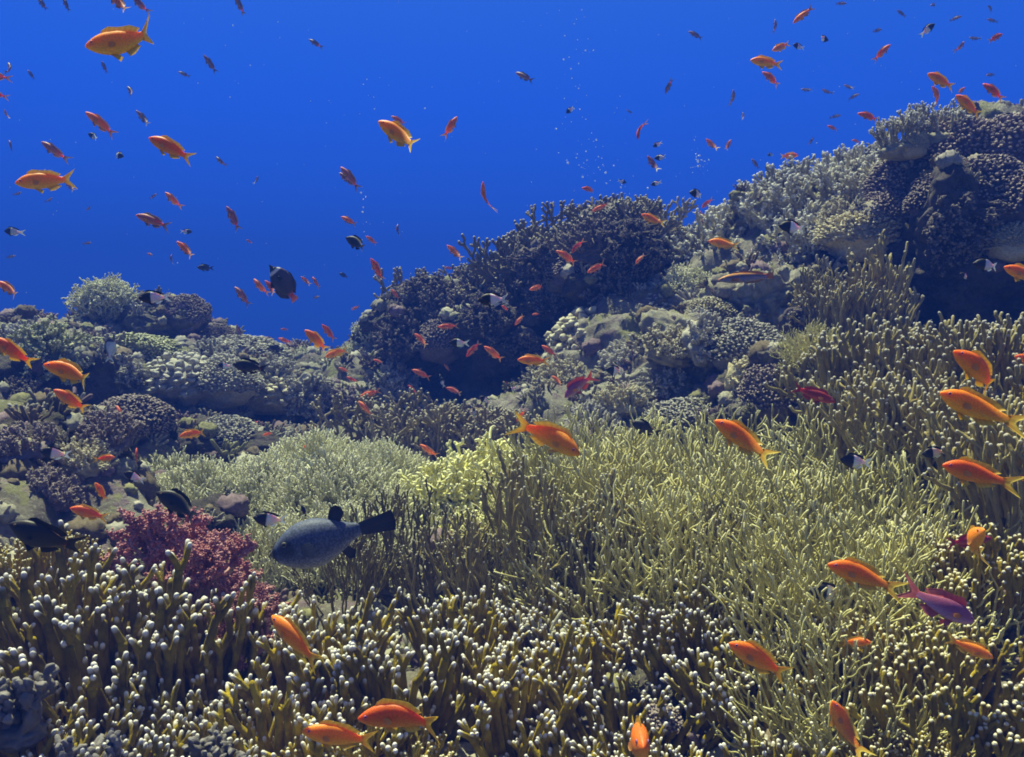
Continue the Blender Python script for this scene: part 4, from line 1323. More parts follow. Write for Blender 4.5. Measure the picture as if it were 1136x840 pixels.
RT = ((.50, .09, .07), (.62, .30, .26))
SP['butterfly'] = dict(prof=scaled([(0, .0, -.012, .003), (.05, .022, -.034, .018), (.11, .075, -.075, .034), (.18, .185, -.165, .05), (.30, .285, -.265, .062), (.45, .325, -.305, .062), (.60, .29, -.28, .05), (.70, .20, -.20, .036), (.78, .09, -.09, .02), (.82, .055, -.055, .012), (.84, .05, -.05, .008)], .8, 1),
                       col=bfly, fin=BK, eye=(.115, .02, .02), iris=(.3, .3, .3),
                       fins=[('tail_fin', dict(base=[(.82, .052), (.835, 0), (.82, -.052)], outer=[(.97, .10), (.985, 0), (.97, -.10)], th=.007, col=RT)),
                             ('dorsal_fin', dict(base=[(.22, .16), (.42, .25), (.62, .21), (.80, .055)], outer=[(.25, .20), (.45, .30), (.70, .265), (.86, .10)], th=.006, n=15, col=((.06, .045, .08), (.10, .08, .10)))),
                             ('anal_fin', dict(base=[(.50, -.23), (.66, -.185), (.80, -.055)], outer=[(.54, -.28), (.72, -.25), (.86, -.10)], th=.006, col=((.06, .045, .08), (.10, .08, .10)))),
                             ('pelvic_fin', dict(base=[(.30, -.20), (.35, -.215)], outer=[(.42, -.29), (.44, -.25)], th=.004, n=6, off=.012, splay=.2)),
                             ('pectoral_fin', dict(base=[(.27, .0), (.275, -.05)], outer=[(.40, .01), (.38, -.09)], th=.004, n=7, off=.055, splay=.35))])
W_PROF = [(0, -.004, -.012, .002), (.04, .028, -.03, .022), (.12, .062, -.058, .040), (.25, .086, -.080, .050), (.42, .090, -.085, .048), (.60, .074, -.07, .036), (.74, .05, -.048, .02), (.82, .04, -.04, .012), (.85, .04, -.04, .008)]
WF = ((.42, .18, .05), (.40, .22, .10))
SP['wrasse'] = dict(prof=W_PROF, col=lambda x, z: lerp((.26, .23, .30), (.62, .27, .04), band(z, .45, .8)) * (1 - .6 * (1 - band(np.abs(z - .42), .08, .24))), fin=WF, eye=(.10, .016, .013), iris=(.4, .15, .1),
                    fins=[('tail_fin', dict(base=[(.835, .038), (.84, 0), (.835, -.038)], outer=[(.98, .062), (.965, 0), (.98, -.062)], th=.006)),
                          ('dorsal_fin', dict(base=[(.22, .078), (.45, .084), (.65, .062), (.78, .04)], outer=[(.24, .105), (.46, .118), (.68, .10), (.82, .06)], th=.005, n=13)),
                          ('anal_fin', dict(base=[(.45, -.08), (.62, -.064), (.76, -.042)], outer=[(.48, -.105), (.66, -.095), (.80, -.06)], th=.005)),
                          ('pectoral_fin', dict(base=[(.22, .01), (.225, -.035)], outer=[(.34, .0), (.325, -.06)], th=.004, n=7, off=.046, splay=.35))])
def puff(x, z):
    c = lerp((.30, .31, .36), (.095, .115, .175), band(z, -.95, -.3))
    mask = (1 - band(np.hypot((x - .115) / .085, (z - .22) / .55), .75, 1.1)) * .8
    c = c * (1 - mask) + np.array([[.025, .028, .04]]) * mask
    mo = (1 - band(np.hypot(x / .035, 1 + 0 * z), 1.1, 1.5)) * .9
    c = c * (1 - mo) + np.array([[.03, .03, .04]]) * mo
    tl = band(x, .70, .80) * .6
    return c * (1 - tl) + np.array([[.04, .05, .085]]) * tl
PF = ((.045, .05, .075), (.03, .032, .05))
SP['puffer'] = dict(prof=scaled([(0, .02, -.045, .026), (.025, .048, -.075, .048), (.07, .085, -.115, .078), (.15, .138, -.155, .108), (.27, .178, -.192, .130), (.42, .182, -.198, .128), (.55, .150, -.165, .105), (.66, .105, -.11, .07), (.74, .072, -.07, .046), (.80, .058, -.055, .03), (.83, .05, -.048, .02)], 1.04, 1.02),
                    col=puff, fin=PF, eye=(.135, .062, .022), iris=(.16, .15, .12),
                    fins=[('tail_fin', dict(base=[(.80, .055), (.815, 0), (.80, -.052)], outer=[(.985, .075), (1.0, .03), (1.0, -.03), (.985, -.072)], th=.012, n=13, wave=.002)),
                          ('dorsal_fin', dict(base=[(.56, .140), (.66, .098)], outer=[(.575, .185), (.61, .235), (.66, .245), (.705, .215), (.72, .165)], th=.008, n=15, wave=.003)),
                          ('anal_fin', dict(base=[(.60, -.135), (.67, -.10)], outer=[(.66, -.21), (.71, -.215), (.745, -.155)], th=.008, n=9)),
                          ('pectoral_fin', dict(base=[(.275, .02), (.28, -.06)], outer=[(.36, .045), (.395, .01), (.395, -.04), (.355, -.085)], th=.006, n=11, off=.122, splay=.45, col=((.10, .11, .15), (.16, .18, .23))))])

_p = SP['puffer']                                      # a shorter trunk and a longer tail than the first sketch
_p['prof'] = [(x_ * .86, t_, b_, w_) for x_, t_, b_, w_ in _p['prof']]
for _n, _k in _p['fins']:
    if _n == 'tail_fin':
        _k['base'] = [(.69, .054), (.705, 0), (.69, -.051)]
        _k['outer'] = [(.985, .088), (1.0, .035), (1.0, -.03), (.985, -.082)]
    else:
        _k['base'] = [(x_ * .86, z_) for x_, z_ in _k['base']]
        _k['outer'] = [(x_ * .86, z_) for x_, z_ in _k['outer']]
_p['eye'] = (.116, .062, .022)
LEN = dict(orange=.092, fat=.100, red=.085, plum=.085, faint=.09, violet=.115, dusky=.10, halfwhite=.075, damsel=.095, whitefish=.085, butterfly=.16, wrasse=.19, puffer=.235)
NAME = dict(orange='anthias_fish', fat='anthias_fish', red='anthias_fish', plum='anthias_fish', faint='anthias_fish', violet='anthias_fish', dusky='red_fish', halfwhite='half_white_damselfish', damsel='dark_damselfish',
            whitefish='white_damselfish', butterfly='butterflyfish', wrasse='wrasse', puffer='pufferfish')
GRP = dict(orange='orange anthias fish of the near shoal', fat='orange anthias fish of the near shoal', red='small red anthias over the reef and in the blue', plum='plum coloured small fish in the blue', faint='faint far fish in the blue', halfwhite='black and white damselfish', damsel='dark damselfish')
WHOLE, KIT = {}, {}
frng = random.Random(21)

def fish(kind, hx, hy, tx, ty, label, yaw=None, L=None, d=None, bend=None, gap=.14, roll=0.0, group=None):
    px = math.hypot(tx - hx, ty - hy)
    yaw = frng.uniform(-22, 22) if yaw is None else yaw
    bend = frng.choice((-.55, 0, .5)) if bend is None else bend
    L = LEN[kind] * frng.uniform(.92, 1.08) if L is None else L
    cyaw = math.cos(R_(yaw))
    mx, my = hx + (tx - hx) * .45, hy + (ty - hy) * .45
    if d is None:
        d = FPX * L * cyaw / px
        for qx, qy in ((mx, my), (hx, hy), (tx, ty)):
            h = hit(qx, qy)
            if h is not None:
                dep = float(np.dot(h[0], FWD))
                d = min(d, dep * .93 - gap)
        d = max(d, .75)
    L = px * d / FPX / cyaw
    big = px > 46 or kind in ('puffer', 'butterfly', 'wrasse', 'violet')
    mat = M['puffer'] if kind == 'puffer' else M['fish']
    key = (kind, bend)
    ax = (tx - hx) / px * RGT - (ty - hy) / px * UPV
    X = Vector(ax * cyaw + FWD * math.sin(R_(yaw))).normalized()
    Zv = Vector((0, 0, 1)) - X * X.z
    if Zv.length < .3:                                   # near vertical swimmers keep their back to one side
        Zv = Vector(UPV * .2 + RGT * (1 if ax[2] < 0 else -1) + FWD * .5)
        Zv = Zv - X * X.dot(Zv)
    Zv.normalize()
    Y = Zv.cross(X)
    pos = P(mx, my, d)
    Mx = Matrix.Translation(Vector(pos)) @ Matrix((X, Y, Zv)).transposed().to_4x4() @ Matrix.Rotation(roll, 4, 'X') @ Matrix.Scale(L, 4)
    if big:
        if key not in KIT:
            KIT[key] = fish_kit(NAME[kind], SP[kind], mat, bend)
        o = link(NAME[kind], KIT[key][0])
        for nm, me, pup in KIT[key][1]:
            c = link(nm, me, o)
            if pup is not None:
                link('pupil', pup, c)
    else:
        if key not in WHOLE:
            WHOLE[key] = fish_whole(NAME[kind], SP[kind], mat, bend)
        o = link(NAME[kind], WHOLE[key])
    o.matrix_world = Mx
    tag(o, label, 'fish', group or GRP.get(kind))
    return o

for a in (
    # in the blue, upper left
    ('fat', 97, 53, 183, 42, 'largest orange fish in the blue, forked white tipped tail, at the upper left', 8),
    ('fat', 22, 205, 79, 196, 'plump orange fish with raised forked tail near the left edge of the blue', 20),
    ('orange', 166, 153, 214, 177, 'orange red fish right of the plump orange one, nose up to the left', 5),
    ('red', 98, 126, 125, 149, 'reddish fish above a small dark fish, left of the orange red fish'),
    ('plum', 46, 157, 73, 178, 'plum fish just above the plump orange fish'),
    ('plum', 72, 199, 84, 214, 'plum fish half hidden behind the tail of the plump orange fish'),
    ('halfwhite', 98, 148, 111, 156, 'black and white damselfish under the reddish fish at upper left'),
    ('halfwhite', 138, 174, 122, 170, 'black and white damselfish below left of the orange red fish, facing right'),
    ('red', 183, 213, 200, 231, 'small reddish fish below the orange red fish'),
    ('plum', 150, 238, 190, 253, 'long plum fish with dull body, above the left reef in open water'),
    ('halfwhite', 213, 257, 200, 257, 'tiny black and white damselfish right of the long plum fish'),
    ('plum', 252, 229, 265, 256, 'steep plum fish nose up between the long plum fish and the orange fish pair'),
    ('red', 197, 268, 216, 287, 'small red fish nose up under the tiny black and white damselfish'),
    ('faint', 227, 62, 239, 80, 'faint steep fish right of the largest orange fish'),
    ('faint', 198, 80, 211, 85, 'faint level fish under the tail of the largest orange fish'),
    ('faint', 140, 95, 153, 111, 'faint slanting fish under the middle of the largest orange fish'),
    ('faint', 152, 123, 166, 141, 'faint slanting fish just above the orange red fish'),
    ('faint', 342, 43, 357, 53, 'faint fish alone in the blue at the top, left of centre'),
    ('faint', 260, -4, 271, 15, 'faint steep fish cut by the top edge of the picture'),
    ('faint', 239, 173, 249, 185, 'faint small fish right of the orange red fish'),
    ('red', 120, -10, 143, 17, 'red fish cut by the top edge, only its white forked tail showing'),
    ('plum', 146, -6, 162, 15, 'plum fish cut by the top edge beside the white forked tail'),
    ('faint', 41, -3, 53, 12, 'faint plum fish cut by the top edge near the left corner'),
    ('faint', 69, -3, 78, 14, 'faint fish cut by the top edge between the left corner and the white forked tail'),
    ('faint', 7, 68, 17, 86, 'faint steep fish near the left edge level with the largest orange fish'),
    ('faint', 31, 78, 38, 88, 'very faint short fish left of the largest orange fish'),
    ('red', -16, 82, 9, 87, 'red fish cut by the left edge, upper one, pale tail in view'),
    ('red', -16, 100, 6, 108, 'red fish cut by the left edge, lower one, pale tail tip in view'),
    ('red', 6, 122, 7, 132, 'tiny upright reddish fish at the left edge above the plump orange fish'),
    ('faint', 9, 155, 15, 169, 'faint short fish at the left edge left of the plum fish'),
    ('halfwhite', 4, 256, 25, 258, 'black and white damselfish in the blue at the left edge'),
    ('faint', 95, 233, 104, 229, 'very faint fish under the plump orange fish, rising right'),
    ('faint', 113, 68, 118, 81, 'very faint steep fish under the head of the largest orange fish'),
    ('red', 273, 266, 280, 270, 'tiny red speck of a fish right of the steep plum fish'),
    ('red', -4, 312, 26, 330, 'dull red fish at the left edge just above the left reef'),
    # upper middle
    ('orange', 420, 134, 469, 170, 'orange fish diving tail down in the middle of the blue', 0),
    ('red', 434, 129, 450, 138, 'red fish tucked behind the head of the orange fish in the middle of the blue'),
    ('red', 507, 129, 493, 153, 'reddish fish nose up right, beside the orange fish in mid blue'),
    ('red', 536, 203, 536, 236, 'red upright fish alone in the blue above the middle reef', 25),
    ('faint', 572, 79, 592, 92, 'faint fish alone in the blue above the upright red fish'),
    ('plum', 378, 185, 399, 211, 'larger of two overlapping plum fish left of the upright red fish'),
    ('plum', 376, 191, 390, 205, 'smaller of two overlapping plum fish left of the upright red fish'),
    ('red', 378, 240, 396, 250, 'red fish above a dark damselfish in the blue, right of the butterflyfish'),
    ('damsel', 383, 263, 411, 278, 'dark damselfish in the blue right of the butterflyfish'),
    ('red', 406, 262, 418, 271, 'small red fish touching the dark damselfish in the blue'),
    ('faint', 441, 248, 440, 266, 'faint upright fish between the dark damselfish and the upright red fish'),
    ('red', 496, 272, 513, 289, 'red fish in the blue just above the first net coral'),
    ('red', 412, 287, 424, 311, 'red fish with steep body below the dark damselfish in the blue'),
    ('red', 390, 344, 400, 339, 'tiny red fish in the blue above the grey tufted coral'),
    ('red', 434, 321, 443, 332, 'tiny red fish just left of the first net coral'),
    ('damsel', 376, 303, 386, 308, 'tiny dark fish in the blue left of the steep red fish'),
    # right of middle, over the reef crest
    ('halfwhite', 628, 126, 637, 118, 'tiny black and white damselfish with tail up, high above the middle reef'),
    ('red', 707, 156, 709, 132, 'red fish heading straight down in the blue above the middle summit'),
    ('faint', 738, 104, 746, 88, 'faint reddish fish heading down, right of the straight diving red fish'),
    ('faint', 695, 122, 702, 126, 'very faint speck of a fish left of the straight diving red fish'),
    ('halfwhite', 724, 163, 734, 158, 'topmost of four black and white damselfish above the middle summit'),
    ('halfwhite', 726, 175, 740, 175, 'level black and white damselfish beside a brown red fish above the middle summit'),
    ('plum', 718, 173, 730, 192, 'brown red fish among the damselfish above the middle summit'),
    ('halfwhite', 722, 205, 734, 202, 'lowest right of four black and white damselfish above the middle summit'),
    ('halfwhite', 695, 203, 685, 200, 'black and white damselfish facing right above the middle summit'),
    ('red', 645, 209, 663, 211, 'red fish in the blue just above the middle summit'),
    ('red', 657, 234, 676, 226, 'red fish in front of the summit coral of the middle reef'),
    ('orange', 711, 238, 737, 250, 'orange red fish in front of the right end of the middle summit'),
    ('red', 617, 278, 641, 293, 'red fish over the dark wall left under the middle summit'),
    ('red', 634, 281, 646, 265, 'red fish heading down among the large net coral'),
    ('red', 651, 303, 672, 291, 'red fish heading down left on the dark wall below the summit'),
    ('red', 705, 293, 715, 281, 'orange red fish on the dark wall left of the yellow tuft'),
    ('red', 587, 322, 607, 316, 'red fish on the dark wall right of the net corals'),
    # upper right
    ('red', 881, 24, 901, 9, 'red fish heading down left near the top edge at right'),
    ('orange', 856, 57, 877, 47, 'orange fish beside a dark damselfish high at right'),
    ('halfwhite', 879, 50, 893, 53, 'black and white damselfish touching the tail of a small orange fish high at right'),
    ('halfwhite', 920, 44, 905, 42, 'black and white damselfish facing right near the top at right'),
    ('orange', 832, 67, 869, 72, 'brightest orange fish high at right, level, above a smaller one'),
    ('red', 846, 79, 865, 95, 'red fish right under the brightest orange fish high at right'),
    ('red', 987, 50, 970, 66, 'reddish fish heading up right between the damselfish and the right top corner'),
    ('halfwhite', 1036, 27, 1022, 38, 'dark damselfish with pale tail rising in the right top corner'),
    ('red', 1113, 37, 1095, 47, 'red fish rising right at the top right edge'),
    ('plum', 1071, 45, 1062, 58, 'plum fish heading up in the top right corner'),
    ('orange', 1027, 83, 1061, 96, 'orange fish above the ridge corner, top one of the cluster at right'),
    ('red', 1032, 97, 1050, 116, 'red fish under the top orange fish of the cluster above the ridge'),
    ('red', 1071, 97, 1059, 106, 'small pinkish fish in the middle of the cluster above the ridge'),
    ('orange', 1058, 107, 1091, 127, 'largest orange fish of the cluster above the purple coral ridge', 15),
    ('red', 1093, 91, 1111, 112, 'red fish at the right of the cluster above the ridge'),
    ('red', 952, 125, 976, 133, 'plump red fish alone in the blue above the pale staghorn ridge'),
    ('orange', 886, 172, 865, 174, 'orange red fish just above the pale staghorn ridge'),
    ('red', 918, 139, 929, 145, 'tiny red fish in the blue above the staghorn ridge'),
    ('red', 945, 155, 955, 158, 'tiny red fish in the blue close above the thin fingered staghorn'),
    ('faint', 897, 161, 903, 152, 'tiny faint reddish fish left of the tiny red ones above the staghorn ridge'),
    ('red', 783, 154, 796, 168, 'reddish fish diving right, left one of a pair above the ridge end'),
    ('red', 811, 155, 804, 168, 'reddish fish diving left, right one of a pair above the ridge end'),
    ('faint', 813, 100, 814, 118, 'faint upright fish under the brightest orange fish at right'),
    ('faint', 764, 34, 779, 44, 'faint fish near the top, right of centre'),
    ('faint', 860, 21, 861, 36, 'faint upright fish near the top beside the red fish'),
    ('halfwhite', 851, 172, 860, 171, 'tiny black and white damselfish left of the orange red fish above the ridge'),
    ('damsel', 826, 199, 828, 207, 'tiny dark fish just above the left end of the staghorn'),
    ('halfwhite', 764, 214, 784, 216, 'black and white damselfish between the middle summit and the ridge'),
    ('red', 778, 231, 790, 220, 'red fish rising at the notch between the middle summit and the ridge'),
    ('plum', 776, 234, 784, 253, 'plum fish in the notch between the middle summit and the ridge'),
    ('orange', 786, 267, 820, 275, 'orange fish low over the left end of the staghorn ridge'),
    ('damsel', 1106, 134, 1129, 127, 'dark damselfish with pale tail on top of the purple coral at right'),
    ('halfwhite', 864, 250, 896, 254, 'black and white damselfish in front of the pale staghorn ridge'),
    ('faint', 824, 124, 826, 136, 'faint upright speck above the end of the staghorn ridge'),
    ('faint', 834, 176, 842, 188, 'faint slanting fish just over the left staghorn end'),
):
    fish(*a[:6], yaw=a[6] if len(a) > 6 else None)
for x, y, ang in ((1100, 10, 150), (1101, 23, 160), (1000, 15, 140), (973, 34, 20), (1060, 20, 10), (1037, 5, 200), (933, 4, 0), (942, 97, 150), (917, 102, 160), (895, 100, 170), (927, 129, 10), (947, 107, 20), (1099, 83, 190), (1081, 43, 170)):
    c, s = math.cos(R_(ang)) * 6.5, math.sin(R_(ang)) * 6.5
    fish('faint', x + c, y - s, x - c, y + s, 'tiny barely visible fish far off in the blue of the top right corner', d=frng.uniform(6.5, 8.5), group='tiny fish far off at top right')
for x, y, ang in ((55, 222, 30), (20, 215, 20), (97, 270, 10), (170, 218, 40), (285, 200, 70), (350, 330, 10), (12, 285, 20)):
    c, s = math.cos(R_(ang)) * 5, math.sin(R_(ang)) * 5
    fish('faint', x + c, y - s, x - c, y + s, 'tiny barely visible fish far off in the blue on the left', d=frng.uniform(6.0, 7.5), group='tiny fish far off at left')

for a in (
    # the left reef
    ('orange', -6, 374, 32, 407, 'orange fish at the left edge in front of the left reef crest'),
    ('orange', 50, 404, 111, 423, 'largest orange fish in front of the left reef', 6),
    ('orange', 63, 432, 94, 458, 'orange fish nose up under the largest one of the left reef'),
    ('red', 128, 450, 142, 478, 'orange red fish standing nose up right of the slanting one on the left reef'),
    ('red', 168, 449, 150, 447, 'small red fish facing right in the middle of the left reef'),
    ('orange', 200, 484, 229, 478, 'arched orange fish just behind the left thicket', 15),
    ('red', 150, 497, 153, 517, 'small upright red fish over the shaded ledge at left'),
    ('orange', 128, 507, 106, 509, 'orange fish facing right beside the upright small red fish at left'),
    ('orange', 79, 563, 119, 576, 'orange fish between the two dark damselfish at lower left'),
    ('orange', 107, 535, 116, 556, 'dim orange fish in the shade above the pink coral'),
    ('butterfly', 302, 295, 325, 333, 'deep bodied dark butterflyfish with red tail above the left reef', 30),
    ('red', 281, 309, 295, 328, 'left one of two red fish beside the butterflyfish'),
    ('red', 294, 311, 308, 328, 'right one of two red fish beside the butterflyfish'),
    ('plum', 260, 318, 278, 340, 'dull plum fish left of the butterflyfish, nose up'),
    ('red', 334, 307, 345, 317, 'left one of two small red fish right of the butterflyfish'),
    ('red', 346, 307, 355, 320, 'right one of two small red fish right of the butterflyfish'),
    ('damsel', 219, 297, 237, 297, 'dark slim fish in the blue left of the butterflyfish'),
    ('plum', 190, 282, 189, 295, 'small upright dark fish in the blue left of the butterflyfish'),
    ('red', 163, 281, 172, 284, 'tiny red fish in the blue above the left reef'),
    ('halfwhite', 154, 331, 188, 329, 'large black and white damselfish in front of the left reef crest', 5),
    ('whitefish', 121, 373, 122, 402, 'pale damselfish with dark face, tail down on the left reef'),
    ('halfwhite', 241, 405, 258, 406, 'black and white damselfish nose to the left at the tail of the resting dark damselfish'),
    ('damsel', 258, 404, 297, 410, 'dark damselfish hovering over the middle of the left reef'),
    ('red', 358, 360, 371, 378, 'plum red fish in the blue over the gap, highest of its cluster'),
    ('orange', 339, 366, 364, 391, 'larger red fish nose up at the left reef end'),
    ('orange', 361, 396, 387, 387, 'bright orange fish at the right end of the left reef crest'),
    ('plum', 293, 374, 305, 377, 'dull olive fish low over the left reef crest'),
    ('red', 308, 375, 323, 381, 'small red fish low over the left reef crest right of the dull olive one'),
    ('damsel', 298, 384, 315, 389, 'small dark fish low over the left reef crest'),
    ('red', 311, 365, 320, 366, 'tiny orange fish above the small red one of the left reef crest'),
    ('faint', 263, 360, 267, 377, 'faint upright fish just over the left reef crest'),
    ('red', 283, 468, 295, 472, 'red fish in the shade at the right of the left reef'),
    ('red', 291, 483, 304, 480, 'red fish low in the shade behind the left thicket'),
    ('orange', 336, 497, 351, 490, 'orange red fish skimming the back of the left thicket'),
    ('red', 348, 474, 358, 475, 'small red fish left of an upright black and white damselfish'),
    ('halfwhite', 365, 469, 367, 483, 'upright black and white damselfish at the back of the left thicket'),
    ('halfwhite', 45, 500, 76, 507, 'black and white damselfish on the shaded ledge at the left edge', 10),
    ('halfwhite', 138, 524, 160, 534, 'black and white damselfish just above the pink soft coral', 10),
    ('damsel', 174, 546, 228, 574, 'dark damselfish above the pink soft coral', 5),
    ('damsel', 12, 580, 83, 616, 'largest dark damselfish in front of the fire coral at the left edge', 5),
    # the dark gap and the middle wall
    ('red', 460, 370, 476, 385, 'red fish on the wall left under the violet knobbly head'),
    ('red', 486, 363, 508, 361, 'red fish in front of the violet knobbly head'),
    ('red', 517, 396, 533, 379, 'red fish heading down left on the dark middle wall'),
    ('red', 537, 384, 558, 401, 'red fish nose up left of the brightest fish of the dark wall'),
    ('orange', 574, 399, 610, 401, 'brightest level orange fish before the dark middle wall', 0),
    ('red', 457, 410, 478, 420, 'orange red fish left low on the dark middle wall'),
    ('red', 495, 430, 514, 437, 'small orange red fish low in the dark gap'),
    ('red', 399, 440, 423, 433, 'red fish over the grey rocks left of the dark gap'),
    ('red', 397, 445, 414, 462, 'red fish nose up under another at the left of the dark gap'),
    ('red', 601, 383, 618, 396, 'red fish beside the fat knobbed coral'),
    ('red', 571, 361, 583, 348, 'red fish heading down on the dark middle wall'),
    ('red', 552, 499, 562, 485, 'red fish in the mouth of the dark gap left of the diving fish'),
    ('red', 573, 468, 583, 453, 'red fish right under the brightest orange one, deep in the gap'),
    ('red', 466, 493, 485, 508, 'red fish behind the right end of the left thicket'),
    ('violet', 626, 441, 657, 413, 'pinkish violet fish with red tail raised, beside the fat knobbed coral', 10),
    ('halfwhite', 530, 333, 565, 332, 'black and white damselfish between the two net corals', 5),
    ('halfwhite', 498, 380, 521, 381, 'black and white damselfish on the wall under the violet head'),
    ('halfwhite', 671, 410, 695, 413, 'black and white damselfish right of the pinkish violet fish'),
    ('damsel', 701, 468, 732, 484, 'dark damselfish over the pitted pale rock'),
    ('halfwhite', 532, 440, 545, 447, 'left one of two white tailed damselfish deep in the dark gap'),
    ('halfwhite', 562, 434, 575, 429, 'right one of two white tailed damselfish deep in the dark gap'),
    ('halfwhite', 525, 450, 527, 468, 'white tailed damselfish hanging head up low in the dark gap'),
    ('halfwhite', 489, 418, 493, 430, 'tiny white tailed damselfish at the left of the dark gap'),
    ('red', 453, 427, 462, 438, 'dim red fish at the left of the dark gap'),
    ('red', 414, 399, 427, 403, 'dim orange fish over the grey tufted coral'),
    ('red', 493, 297, 504, 298, 'tiny red fish on top of the first net coral'),
    ('red', 556, 339, 565, 345, 'tiny red fish right of the damselfish between the net corals'),
    ('red', 590, 349, 600, 348, 'tiny dim red fish on the dark wall above the diving red one'),
    ('red', 493, 404, 499, 412, 'tiny dim red fish on the dark wall below the damselfish'),
    ('red', 559, 424, 569, 427, 'tiny dim red fish deep in the gap left of a white tail'),
    ('red', 612, 417, 626, 428, 'dim red fish just left of the pinkish violet fish'),
    ('red', 376, 408, 388, 413, 'red fish at the foot of the grey tufted coral'),
    ('red', 384, 418, 396, 424, 'red fish low at the foot of the grey tufted coral'),
    # the right slope
    ('wrasse', 796, 311, 861, 305, 'long wrasse with orange back and dull violet belly', 5),
    ('orange', 793, 466, 855, 509, 'diagonal orange fish above the back of the right thicket', 0),
    ('orange', 1056, 389, 1125, 437, 'upper orange fish before the fire coral at right', 5),
    ('orange', 1041, 435, 1125, 472, 'middle orange fish of the trio before the fire coral at right', 5),
    ('orange', 1044, 515, 1120, 536, 'lowest orange fish of the trio at right', 5),
    ('orange', 1113, 296, 1160, 314, 'orange fish cut by the right edge under the purple coral'),
    ('orange', 1125, 395, 1160, 405, 'orange fish cut by the right edge beside the upper one of the trio'),
    ('orange', 1128, 527, 1165, 541, 'orange fish cut by the right edge behind the lowest one of the trio'),
    ('halfwhite', 1080, 292, 1112, 296, 'white tailed damselfish at the nose of the orange fish cut by the right edge'),
    ('dusky', 925, 446, 880, 429, 'dusky red fish facing right on the slope above the right thicket', 10),
    ('halfwhite', 931, 510, 968, 514, 'black and white damselfish in the shade under the brown fire coral wall', 5),
    ('halfwhite', 1022, 504, 1052, 500, 'black and white damselfish left of the lowest orange fish of the trio', 5),
    ('halfwhite', 871, 476, 876, 498, 'upright black and white damselfish left of the fire coral wall'),
    ('damsel', 791, 369, 806, 370, 'small dark fish on the pale rock slope under the wrasse'),
    ('halfwhite', 1064, 304, 1078, 308, 'tiny black and white damselfish in the shade under the purple coral'),
    # the front
    ('puffer', 305, 612, 437, 578, 'blue grey pufferfish with dark face over the brown fire coral', 8),
    ('halfwhite', 281, 574, 318, 580, 'black and white damselfish above the head of the puffer', 5),
    ('damsel', 334, 560, 340, 574, 'small dark fish right above the puffer head'),
    ('orange', 297, 687, 359, 733, 'orange fish seen from above over the left fire coral, yellow forked tail', -25),
    ('orange', 336, 809, 417, 825, 'lower left one of the orange pair at the bottom edge', 6),
    ('orange', 397, 796, 496, 790, 'largest orange fish, upper right one of the pair at the bottom edge', 3),
    ('orange', 917, 625, 993, 650, 'orange fish crossing the front of the right thicket above the black and white fish', 4),
    ('orange', 808, 712, 876, 752, 'orange fish nose up at the lower edge of the right thicket', 4),
    ('halfwhite', 897, 655, 945, 662, 'largest black and white damselfish, before the right thicket', 4),
    ('violet', 1084, 691, 1010, 656, 'violet fish with red tail facing right before the right thicket', -8),
    ('dusky', 1098, 596, 1052, 604, 'dusky red fish in the hollow at right'),
    ('orange', 1076, 582, 1077, 628, 'thin orange fish seen nearly head on before the dusky red fish', 55),
    ('orange', 962, 709, 938, 717, 'small orange fish with yellow tail turned away, lower right of the right thicket', 45),
    ('orange', 1097, 727, 1055, 711, 'orange fish with pale tail facing right among the mustard fire coral', 25),
    ('orange', 921, 775, 948, 836, 'steep orange fish nose up at the bottom edge right of centre', 10),
):
    fish(*a[:6], yaw=a[6] if len(a) > 6 else None)
fish('fat', 642, 503, 580, 464, 'diving orange fish with swept yellow fins above the right thicket', yaw=28, L=.112, bend=.5)
fish('orange', 705, 803, 712, 845, 'orange fish head on at the bottom edge beside the crusted rock', yaw=72, d=1.05, bend=0)

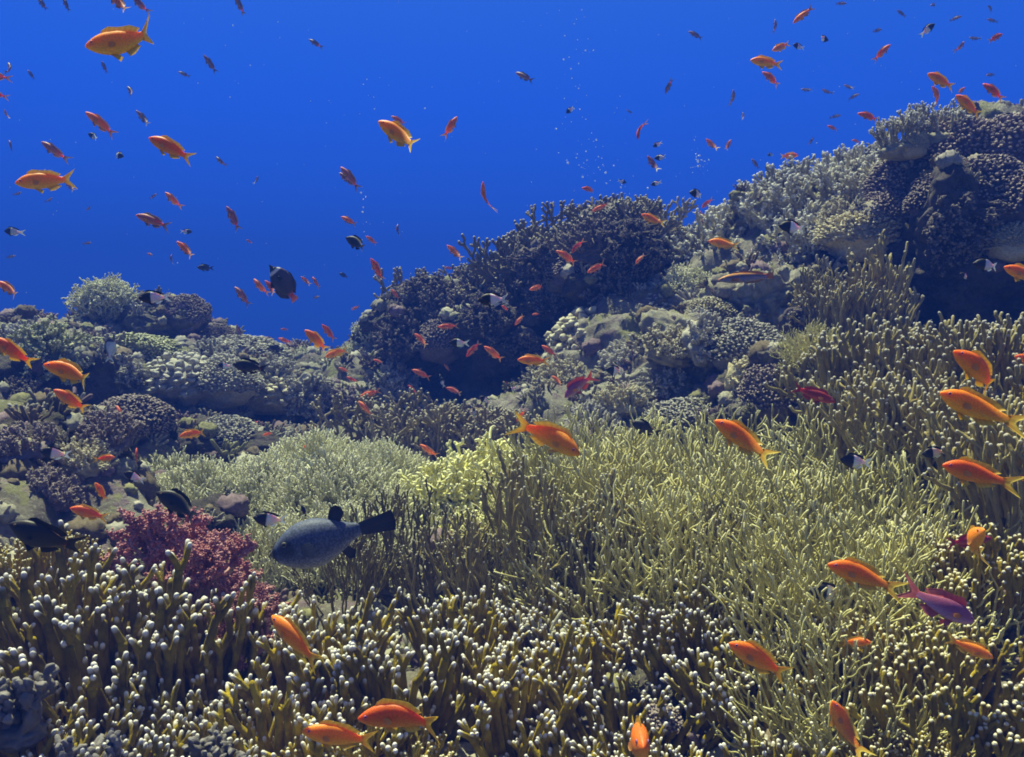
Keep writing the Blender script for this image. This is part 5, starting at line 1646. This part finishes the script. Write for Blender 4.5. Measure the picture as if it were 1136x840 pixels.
# ------------------------------------------------------------------ bubbles and motes drifting in the water
bs = Soup()
bv, bf = ico(2)
brng = np.random.default_rng(4)
for cx_, cy_, sx, sy, n_b in ((776, 178, 5, 6, 26), (650, 175, 14, 16, 34), (690, 190, 20, 14, 16), (640, 95, 9, 55, 40), (404, 225, 3, 22, 10), (400, 100, 30, 20, 8), (770, 200, 12, 20, 14), (270, 130, 60, 70, 14)):
    for _ in range(n_b):
        d = brng.uniform(5.0, 6.5)
        r = abs(brng.normal()) * .0028 + .0016
        bs.add(bv * r * np.array([1, 1, .8]) + P(cx_ + brng.normal() * sx, cy_ + brng.normal() * sy, d), bf)
ms = Soup()
mv, mf = ico(1)
for _ in range(420):
    d = brng.uniform(1.0, 5.0)
    q = P(brng.uniform(-60, 1200), brng.uniform(-40, 700), d)
    h = ray((0, 0, 0), q)
    if h is not None and h[3] < np.linalg.norm(q):
        continue
    ms.add(mv * brng.uniform(.35, 1.0, (1, 3)) * (.0004 * d + .0004) + q, mf)
m, n, b = nodes('mote_skin')
b.inputs['Base Color'].default_value = (.6, .62, .6, 1)
tag(link('drifting_motes', ms.mesh('drifting_motes', [m])), None, None, None, 'stuff')
m, n, b = nodes('bubble_film')
b.inputs['Base Color'].default_value = (.85, .9, .95, 1)
b.inputs['Roughness'].default_value = .1
b.inputs['Alpha'].default_value = .55
tag(link('bubbles', bs.mesh('bubbles', [m])), None, None, None, 'stuff')
# ------------------------------------------------------------------ the water the reef stands in
hz = bpy.data.meshes.new('haze')
b = bmesh.new()
bmesh.ops.create_cube(b, size=1.0)
b.to_mesh(hz)
b.free()
m = bpy.data.materials.new('sea_water_haze')
m.use_nodes = True
n = m.node_tree
n.nodes.clear()
o_ = n.nodes.new('ShaderNodeOutputMaterial')
pv = n.nodes.new('ShaderNodeVolumePrincipled')
pv.inputs['Color'].default_value = (*HAZE['col'], 1)
pv.inputs['Absorption Color'].default_value = (*HAZE['absorb'], 1)
pv.inputs['Density'].default_value = HAZE['density']
pv.inputs['Anisotropy'].default_value = HAZE['aniso']
n.links.new(pv.outputs[0], o_.inputs['Volume'])
hz.materials.append(m)
ho = link('haze', hz)
ho.dimensions = (70, 64, 9)
ho.scale = (70, 64, 9)
ho.location = (0, 8, -0.9)
ho['kind'] = 'stuff'
